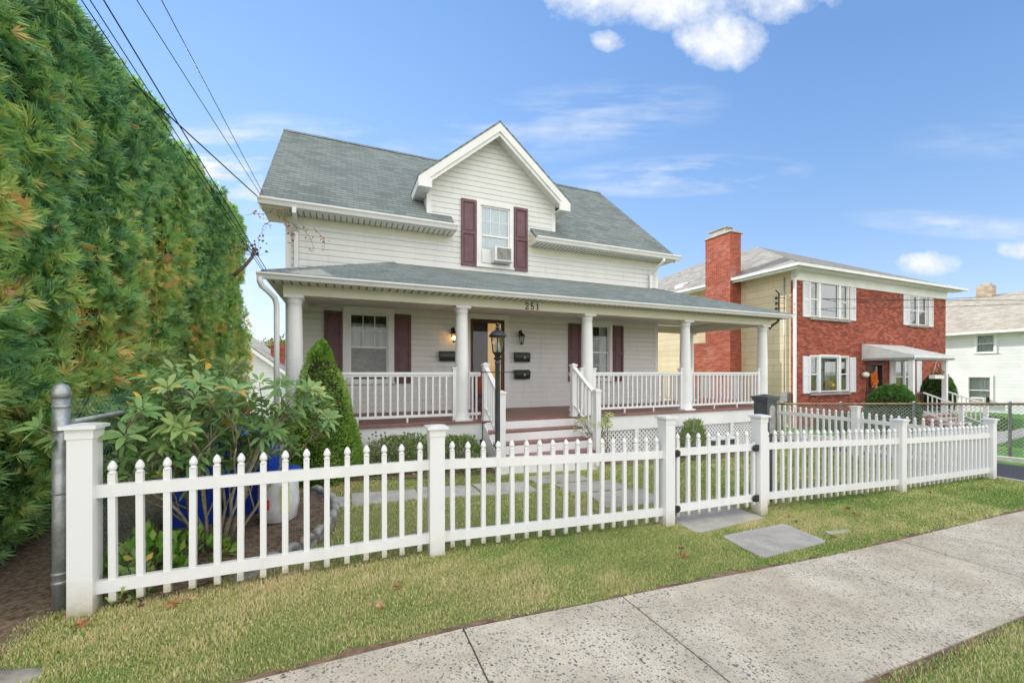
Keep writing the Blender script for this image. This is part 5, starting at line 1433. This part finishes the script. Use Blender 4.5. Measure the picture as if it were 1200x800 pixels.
# --- round bushes by the brick house
def ballbush(label, cx, cy, cz, rx, rz_, n, m='box', name='round_bush'):
    th_ = thing(name, label, 'bush', (cx, cy, cz - rz_))
    u = unit(RNG.normal(size=(n, 3))); P_ = u * np.array([[rx, rx, rz_]]) * (1 + .05 * snoise(u, 3, 4, 2))[:, None]
    v, q, t = sprays(P_ + np.array([[cx, cy, cz]]), u + RNG.normal(size=(n, 3)) * .5, RNG.uniform(.05, .1, n), 4, .45 + RNG.normal(size=n) * .2 + .25 * u[:, 2], .8, .4)
    npmesh('foliage', v, q, t, m, th_, origin=(cx, cy, cz - rz_))
    mb = MB(); mb.ball((cx, cy, cz), rx * .93, 18, 12, (1, 1, rz_ / rx)); mb.build('inner_growth', 'hedge_core', th_); return th_
ballbush('large round clipped bush in front of the brick house door', 17.3, 7.9, .2, .66, .95, 7000)
ballbush('dark clipped bush beside the brick house steps under the awning', 22.9, 8.9, .6, .5, .95, 4000)
lowplant('low_hedge', 'low dark planting along the foot of the brick wall', 17.4, 9.3, 1.7, .4, .55, 5000, .08, 'box', upf=.3)
# --- background trees beyond the garage
def tree(label, cx, cy, z0, h, r, n, m='tree'):
    th_ = thing('tree', label, 'tree', (cx, cy, z0), group='trees beyond the low white building')
    mb = MB(); top = (cx + .2, cy, z0 + h * .75); mb.tube([(cx, cy, z0 - .2), (cx + .1, cy, z0 + h * .4), top], .22, 8, .06)
    cs = []
    for k in range(9):
        a = k * 2.4; rr = r * random.uniform(.35, .75); c_ = Vector((cx + rr * math.cos(a), cy + rr * math.sin(a), z0 + h * random.uniform(.5, .88))); cs.append(c_)
        mb.tube([(cx + .05, cy, z0 + h * .4), tuple(c_)], .08, 6, .02)
    mb.build('trunk', 'bark', th_)
    idx = RNG.integers(0, 9, n); C_ = np.array([tuple(c) for c in cs])[idx]; u = unit(RNG.normal(size=(n, 3))) * (RNG.uniform(.3, 1, (n, 1)) ** .5) * r * .55
    v, q, t = leaves(C_ + u, u + RNG.normal(size=(n, 3)), RNG.normal(size=(n, 3)), RNG.uniform(.2, .4, n), RNG.uniform(.12, .25, n), .5 + .2 * RNG.normal(size=n) + .1 * (idx % 3), .1)
    npmesh('crown', v, q, t, m, th_, origin=(cx, cy, z0)); return th_
tree('yellow green tree above the grey roof of the low building', -7.2, 52, -1.3, 6.4, 2.8, 3500)
tree('smaller yellow green tree nearest the porch column', -4.6, 50, -1.3, 5.6, 2.2, 2500)
tree('tree furthest left behind the low building', -11.5, 54, -1.3, 6.0, 2.8, 2500)

# ------------------------------------------------------------------ bins, bag, edging, small things
def bin_(label, cx, cy, w, d_, h, rz=0):
    z0 = g(cx, cy) + .02; t_ = thing('recycling_bin', label, 'bin', (cx, cy, z0), rz, 'blue recycling bins')
    mb = MB(); b0, b1 = .82, 1.0
    pts0 = [(-w / 2 * b0, -d_ / 2 * b0), (w / 2 * b0, -d_ / 2 * b0), (w / 2 * b0, d_ / 2 * b0), (-w / 2 * b0, d_ / 2 * b0)]; pts1 = [(x / b0, y / b0) for x, y in pts0]
    for k in range(4):
        a, b = pts0[k], pts0[(k + 1) % 4]; c_, e = pts1[(k + 1) % 4], pts1[k]; mb.face([(*a, 0), (*b, 0), (*c_, h - .08), (*e, h - .08)])
    mb.face([(*p, 0) for p in reversed(pts0)]); mb.box(-w / 2 - .02, w / 2 + .02, -d_ / 2 - .02, d_ / 2 + .02, h - .12, h - .08)
    for x in (-w * .25, 0, w * .25): mb.box(x - .012, x + .012, -d_ / 2 * .93 - .0, -d_ / 2 * .8, .15, h - .2)
    mb.build('body', 'bluebin', t_, origin=(0, 0, 0))
    mb = MB(); mb.prism([(-w / 2 - .03, -d_ / 2 - .04, h - .079), (-w / 2 - .03, d_ / 2 + .03, h - .079), (-w / 2 - .03, d_ / 2 + .03, h - .02), (-w / 2 - .03, 0, h + .02), (-w / 2 - .03, -d_ / 2 - .04, h - .04)], (w + .06, 0, 0)); mb.build('lid', 'bluebin', t_, origin=(0, 0, 0))
    mb = MB()
    for s in (-1, 1): mb.tube([(s * w * .36, d_ / 2 - .05, .1), (s * w * .46, d_ / 2 - .05, .1)], .1, 14)
    mb.build('wheels', 'black', t_, origin=(0, 0, 0)); return t_
bin_('blue recycling bin on the left, behind the rhododendron stems', -1.42, 5.35, .5, .5, .98, .1)
bin_('blue recycling bin on the right, behind the rhododendron stems', -.95, 5.55, .48, .5, .93, -.1)
bx, by = -.62, 5.02; bz = g(bx, by) + .015
sk = thing('lidded_tub', 'white plastic tub with a blue lid and yellow label behind the pickets', 'tub', (bx, by, bz))
MB().lathe([(.13, 0), (.17, .03), (.2, .2), (.19, .42), (.17, .5)], (bx, by, bz), 18).build('body', 'bagwhite', sk)
MB().lathe([(.2, .5), (.21, .51), (.21, .55), (.1, .58), (.02, .585)], (bx, by, bz), 18).build('lid', 'bluebin', sk)
mb = MB(); mb.prism([(bx + .05, by - .215, bz + .14), (bx + .12, by - .195, bz + .14), (bx + .12, by - .195, bz + .42), (bx + .05, by - .215, bz + .42)], (0, .01, 0)); lb = mb.build('label_yellow', 'labelyel', sk)
mb = MB(); mb.prism([(bx - .1, by - .205, bz + .18), (bx - .06, by - .212, bz + .18), (bx - .06, by - .212, bz + .28), (bx - .1, by - .205, bz + .28)], (0, .01, 0)); mb.build('label_red', 'labelred', sk)
# edging blocks around the planting bed
lab = 'scalloped grey concrete block of the edging round the planting bed'
for k in range(15):
    a = -1.35 + k * .17; x = -1.05 + .98 * math.cos(a); y = 5.0 + 1.38 * math.sin(a)
    if y > 6.0 or y < 3.72: continue
    mb = MB(); mb.box(-.09, .09, -.035, .035, -.04, .07); mb.lathe([(.09, 0), (.085, .03), (.06, .055), (.02, .07)], (0, 0, .065), 12)
    mb.v = [(vx_, max(-.035, min(.035, vy_)), vz_) for vx_, vy_, vz_ in mb.v]
    o = mb.build('edging_block', 'kerbstone', None, origin=(0, 0, 0)); o.location = (x, y, g(x, y)); o.rotation_euler = (0, 0, a + math.pi / 2 + .2)
    tag(o, lab, 'edging block', 'edging blocks round the planting bed')
# rock at far left
mb = MB(); mb.ball((-1.78, 2.95, -.02), .22, 18, 10, (1.5, .7, .32)); o = mb.build('rock', 'rock', None)
for vtx in o.data.vertices:
    c = vtx.co; c += Vector((math.sin(c.y * 23 + c.x * 11), math.sin(c.x * 17), math.sin(c.x * 29 + c.y * 13))) * .012
tag(o, 'flat grey rock in the bare soil at the left edge', 'rock')
# low tray by lattice
tr_ = thing('planter_tray', 'dark low tray with white edging on the ground in front of the porch lattice', 'planter', (8.0, 6.85, g(8.0)))
mb = MB(); mb.box(7.6, 8.4, 6.75, 6.95, g(8) - .02, g(8) + .34); mb.build('box', 'dark', tr_); mb = MB(); mb.box(7.57, 8.43, 6.72, 6.98, g(8) + .341, g(8) + .38); mb.build('rim', 'bagwhite', tr_)
# fallen leaves
def leafmesh():
    mb = MB(); n = 5; pts = []
    for k in range(n * 2):
        a = math.pi * 2 * k / (n * 2); r = .05 if k % 2 == 0 else .02; pts.append((r * math.cos(a), r * math.sin(a), .012 + .012 * math.sin(3 * a)))
    for k in range(n * 2): mb.face([(0, 0, .004), pts[k], pts[(k + 1) % (n * 2)]])
    mb.tube([(0, 0, .006), (-.06, .01, .012)], .0015, 4)
    o = mb.build('fallen_leaf', 'stem', None, origin=(0, 0, 0)); me = o.data; bpy.data.objects.remove(o); me.materials.clear(); return me
LMs = []
for col_ in ((.32, .15, .07), (.42, .27, .15), (.14, .07, .045)):
    me = leafmesh(); me.materials.append(mat('fallen_leaf', col_, .8, .2, varied(tuple(c * .7 for c in col_), tuple(min(1, c * 1.3) for c in col_), 40))); LMs.append(me)
random.seed(5)
leafspots = [(-1.05, 3.45), (-.98, 3.5), (-1.25, 3.52), (.38, 3.1), (.25, 2.9), (3.0, 3.0), (2.9, 2.85), (5.1, 3.35), (6.2, 3.3), (6.0, 3.1), (6.5, 3.35), (8.4, 3.35), (9.4, 3.2), (10.3, 3.35), (5.0, 3.2), (4.9, 2.75), (8.6, 2.85), (1.9, 5.0), (3.3, 4.2), (7.2, 2.55), (-.9, 3.7), (-1.5, 3.4)]
for i, (x, y) in enumerate(leafspots):
    o = bpy.data.objects.new('fallen_leaf', LMs[i % 3]); COL.objects.link(o); o.location = (x, y, g(x, y) + .022); o.rotation_euler = (random.uniform(-.35, .35), random.uniform(-.35, .35), random.uniform(0, 6.28)); s = random.uniform(.6, 1.15); o.scale = (s, s * .8, s)
    tag(o, 'dry curled brown leaf lying on the grass', 'leaf', 'fallen leaves on the grass')
# dried vine on the left eave
vn = thing('dried_vine', 'dead reddish brown vine hanging off the upper left eave', 'vine', (-1.0, 9.0, 4.6))
mb = MB(); lv = []
random.seed(12)
def vine(p, steps, d0, sp=.07):
    pts = [Vector(p)]; d_ = Vector(d0)
    for k in range(steps):
        d_ = (d_ + Vector((random.gauss(0, .3), random.gauss(0, .1), random.gauss(-.08, .25)))).normalized(); pts.append(pts[-1] + d_ * sp)
        if random.random() < .75: lv.append(pts[-1] + Vector((random.gauss(0, .03), random.gauss(0, .03), random.gauss(-.02, .03))))
    mb.tube(pts, .006, 5, .002); return pts
vine((-1.1, 8.98, 4.75), 9, (.6, 0, -.6)); vine((-1.0, 8.98, 4.7), 7, (.3, 0, -1)); vine((-.9, 8.98, 4.5), 8, (.9, 0, -.3), .09); vine((-.5, 8.95, 4.45), 7, (.6, 0, -.6)); vine((-1.2, 8.98, 4.7), 8, (-.9, 0, -.5)); vine((-1.2, 8.98, 4.5), 7, (-.9, 0, -.1))
mb.build('stems', 'bark', vn); c = np.repeat(np.array([tuple(p) for p in lv]), 3, 0); n = len(c); c = c + RNG.normal(size=(n, 3)) * .02
v, q, t = leaves(c, RNG.normal(size=(n, 3)) + np.array([[0, 0, -.6]]), RNG.normal(size=(n, 3)), RNG.uniform(.04, .09, n), RNG.uniform(.02, .05, n), RNG.uniform(0, .9, n), .25)
npmesh('leaves', v, q, t, 'dead', vn, origin=tuple(vn.location))
# bare branch leaning above hedge end
tb = thing('bare_branch', 'small bare branch with dark seed clusters between the hedge end and the roof', 'branch', (-1.75, 9.6, 3.0))
mb = MB(); mb.tube([(-1.98, 9.6, 3.5), (-1.78, 9.6, 3.72), (-1.66, 9.6, 3.9), (-1.6, 9.6, 4.1)], .035, 7, .03)
sd_ = MB()
for k in range(46):
    a = random.uniform(0, 3.14); r = random.uniform(.1, .6); p = (-1.5 + r * math.cos(a) * .7 - .2, 9.6 + random.uniform(-.1, .1), 3.95 + r * math.sin(a) * .7); MB().ball(p, random.uniform(.012, .024), 6, 4).build('seed_cluster', 'bark', tb)
    if k % 2 == 0: mb.tube([(-1.55, 9.6, 3.95), p], .0025, 4)
mb.build('stems', 'bark', tb)

# ------------------------------------------------------------------ cables
def sag(a, b, s, n=24):
    a = Vector(a); b = Vector(b); return [a.lerp(b, k / n) - Vector((0, 0, s * 4 * (k / n) * (1 - k / n))) for k in range(n + 1)]
def cable(label, a, b, s, r):
    mb = MB(); mb.tube(sag(a, b, s), r, 6); o = mb.build('overhead_cable', 'cable', None); tag(o, label, 'cable', 'overhead service cables'); return o
cable('thick twisted overhead cable running to the upper left corner of the roof', (-1.42, 9.1, 4.9), (-6.5, -2.2, 7.0), .02, .010)
cable('leftmost of the three parallel cables running down to the porch roof corner', (-1.07, 6.93, 3.09), (-3.80, -4.95, 8.0), .0, .0045)
cable('middle of the three parallel cables running down to the porch roof corner', (-1.05, 6.93, 3.1), (-3.65, -4.95, 8.0), .0, .0045)
cable('rightmost of the three parallel cables running down to the porch roof corner', (-1.02, 6.93, 3.11), (-3.42, -4.95, 8.05), .0, .006)
cable('left one of the two thin high wires meeting the upper left roof corner', (-1.40, 9.1, 4.95), (-2.75, -2.9, 5.85), .01, .005)
cable('right one of the two thin high wires meeting the upper left roof corner', (-1.36, 9.1, 4.97), (-2.2, -3.1, 5.9), .01, .005)
cable('cable from the mast of the brick house to the upper right edge', (15.2, 10.4, 4.4), (60, 2, 7.2), .5, .012)
cable('thin upper wire crossing the sky at the right edge', (15.2, 10.4, 4.2), (60, 6, 9.2), .6, .009)
cable('lower cable drooping across the front of the brick house', (15.2, 10.4, 4.0), (60, 0, 8.6), .9, .010)

# ------------------------------------------------------------------ light, sky, camera
SUN_EL, SUN_AZ = 27, 0     # sun from the left and behind the house
sdir = Vector((-.36, .93, 0)).normalized()          # horizontal direction towards the sun
el = R(SUN_EL); sv = Vector((sdir.x * math.cos(el), sdir.y * math.cos(el), math.sin(el)))
sun = bpy.data.lights.new('sun', 'SUN'); sun.energy = 4.5; sun.angle = R(.6); sun.color = (1, .93, .82)
so = bpy.data.objects.new('sun', sun); COL.objects.link(so); so.rotation_euler = sv.to_track_quat('Z', 'Y').to_euler(); so.location = (-20, 15, 20)
Wd = bpy.data.worlds.new('World'); S.world = Wd; Wd.use_nodes = True; nt = Wd.node_tree
bg = nt.nodes['Background']; sky = N(nt, 'ShaderNodeTexSky'); sky.sky_type = 'NISHITA'; sky.sun_disc = False; sky.sun_elevation = el; sky.sun_rotation = math.atan2(sdir.x, sdir.y)
sky.altitude = 0; sky.air_density = 1.0; sky.dust_density = .0; sky.ozone_density = 2.0
tc = nt.nodes.new('ShaderNodeTexCoord').outputs['Generated']; sep = N(nt, 'ShaderNodeSeparateXYZ'); L(nt, tc, sep.inputs[0])
X_, Y_, Z_ = sep.outputs
# directions measured about the compass bearing the street view faces
fw = mth(nt, 'ADD', mth(nt, 'MULTIPLY', X_, .38462), mth(nt, 'MULTIPLY', Y_, .92308))
rt = mth(nt, 'SUBTRACT', mth(nt, 'MULTIPLY', X_, .92308), mth(nt, 'MULTIPLY', Y_, .38462))
fs = mth(nt, 'MAXIMUM', fw, .05); pp = mth(nt, 'DIVIDE', rt, fs); qq_ = mth(nt, 'DIVIDE', Z_, fs)
front = mth(nt, 'GREATER_THAN', fw, .06)
def blobmask(p, q, rp, rq, tilt=0):
    dx = mth(nt, 'SUBTRACT', pp, p); dq = mth(nt, 'SUBTRACT', mth(nt, 'SUBTRACT', qq_, q), mth(nt, 'MULTIPLY', dx, tilt))
    r = mth(nt, 'ADD', mth(nt, 'POWER', mth(nt, 'ABSOLUTE', mth(nt, 'DIVIDE', dx, rp)), 2.0), mth(nt, 'POWER', mth(nt, 'ABSOLUTE', mth(nt, 'DIVIDE', dq, rq)), 2.0))
    return mth(nt, 'MULTIPLY', mth(nt, 'SUBTRACT', 1.0, r, clamp=True), front)
def mid(a, b): return (a + b) / 2
comb = N(nt, 'ShaderNodeCombineXYZ'); L(nt, pp, comb.inputs[0]); L(nt, qq_, comb.inputs[1]); pv = comb.outputs[0]
n_puff = noise(nt, 6, 12, .62, pv); n_cir = noise(nt, 2.4, 10, .66, scaled(nt, pv, (1.0, 5.5, 1)))
def cloud(u0, u1, v0, v1, tilt, kind, gain):
    p = (mid(u0, u1) - 600) / 480; q = (436 - mid(v0, v1)) / 480; m = blobmask(p, q, (u1 - u0) / 960, (v1 - v0) / 960, tilt)
    if kind == 'puff':
        return mth(nt, 'MULTIPLY', mth(nt, 'MULTIPLY', mth(nt, 'SUBTRACT', mth(nt, 'ADD', mth(nt, 'MULTIPLY', m, .6), mth(nt, 'MULTIPLY', n_puff, 1.35)), .93, clamp=True), gain), mth(nt, 'MULTIPLY', m, 6.0, clamp=True), clamp=True)
    return mth(nt, 'MULTIPLY', mth(nt, 'MULTIPLY', mth(nt, 'SUBTRACT', n_cir, .44, clamp=True), mth(nt, 'POWER', m, .8)), gain, clamp=True)
cl = [cloud(560, 1010, -60, 50, -.03, 'puff', 2.6), cloud(770, 915, -20, 92, -.05, 'puff', 2.6), cloud(680, 745, 30, 66, 0, 'puff', 3.0),
      cloud(1035, 1145, 288, 330, 0, 'puff', 3.0), cloud(1140, 1270, 274, 312, 0, 'puff', 3.0),
      cloud(120, 520, 130, 300, .0, 'cir', 4.0), cloud(120, 400, 140, 262, 0, 'cir', 7.0), cloud(480, 860, 95, 190, .12, 'cir', 2.0), cloud(640, 960, 180, 232, .04, 'cir', 3.2), cloud(980, 1320, 248, 285, -.08, 'cir', 2.4), cloud(1040, 1300, 130, 190, .1, 'cir', .8), cloud(150, 420, 290, 420, 0, 'cir', 2.5)]
acc = cl[0]
for c in cl[1:]: acc = mth(nt, 'MAXIMUM', acc, c)
# unseen bright cloud bank added behind the camera as front fill light
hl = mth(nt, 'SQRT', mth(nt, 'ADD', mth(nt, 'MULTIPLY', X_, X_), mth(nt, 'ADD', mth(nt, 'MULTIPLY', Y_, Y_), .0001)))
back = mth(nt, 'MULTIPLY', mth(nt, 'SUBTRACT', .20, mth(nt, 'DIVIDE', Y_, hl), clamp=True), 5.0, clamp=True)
bn = noise(nt, 2.2, 6, .6, tc); fill_bank = mth(nt, 'MULTIPLY', ramp(nt, bn, [(.3, (.2, .2, .2)), (.5, (1, 1, 1))]), back)
fill_bank = mth(nt, 'MULTIPLY', fill_bank, mth(nt, 'GREATER_THAN', Z_, .0))
KN = 7.0
a1 = nt.nodes.new('ShaderNodeVectorMath'); a1.operation = 'MULTIPLY'; L(nt, sky.outputs[0], a1.inputs[0]); a1.inputs[1].default_value = (1.5, 1.5, 1.5)
a2 = nt.nodes.new('ShaderNodeVectorMath'); a2.operation = 'ADD'; L(nt, a1.outputs[0], a2.inputs[0]); a2.inputs[1].default_value = (KN, KN, KN)
a3 = nt.nodes.new('ShaderNodeVectorMath'); a3.operation = 'DIVIDE'; L(nt, a1.outputs[0], a3.inputs[0]); L(nt, a2.outputs[0], a3.inputs[1])
a4 = nt.nodes.new('ShaderNodeVectorMath'); a4.operation = 'MULTIPLY'; L(nt, a3.outputs[0], a4.inputs[0]); a4.inputs[1].default_value = (KN * 1.3, KN * 1.36, KN * 1.62); skyc = a4.outputs[0]
SKYM = nt.nodes.new('ShaderNodeHueSaturation'); SKYM.inputs['Saturation'].default_value = 1.15; L(nt, skyc, SKYM.inputs['Color'])
c1 = mix(nt, acc, SKYM.outputs[0], ramp(nt, noise(nt, 11, 5, .6, pv), [(.35, (4.6, 4.9, 5.5)), (.6, (5.9, 6.05, 6.3))])); c2 = mix(nt, fill_bank, c1, (12.0, 11.8, 11.6))
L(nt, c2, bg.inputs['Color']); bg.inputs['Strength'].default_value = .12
cam = bpy.data.cameras.new('camera'); co = bpy.data.objects.new('camera', cam); COL.objects.link(co); S.camera = co
co.location = (0, 0, 1.6); co.rotation_euler = (R(90), 0, -math.atan2(.38462, .92308)); cam.sensor_width = 36; cam.lens = 14.4; cam.shift_y = .03; cam.clip_end = 2000; cam.clip_start = .05
S.view_settings.view_transform = 'Standard'; S.view_settings.look = 'None'; S.view_settings.exposure = .56; S.view_settings.gamma = 1
S.render.engine = 'CYCLES'
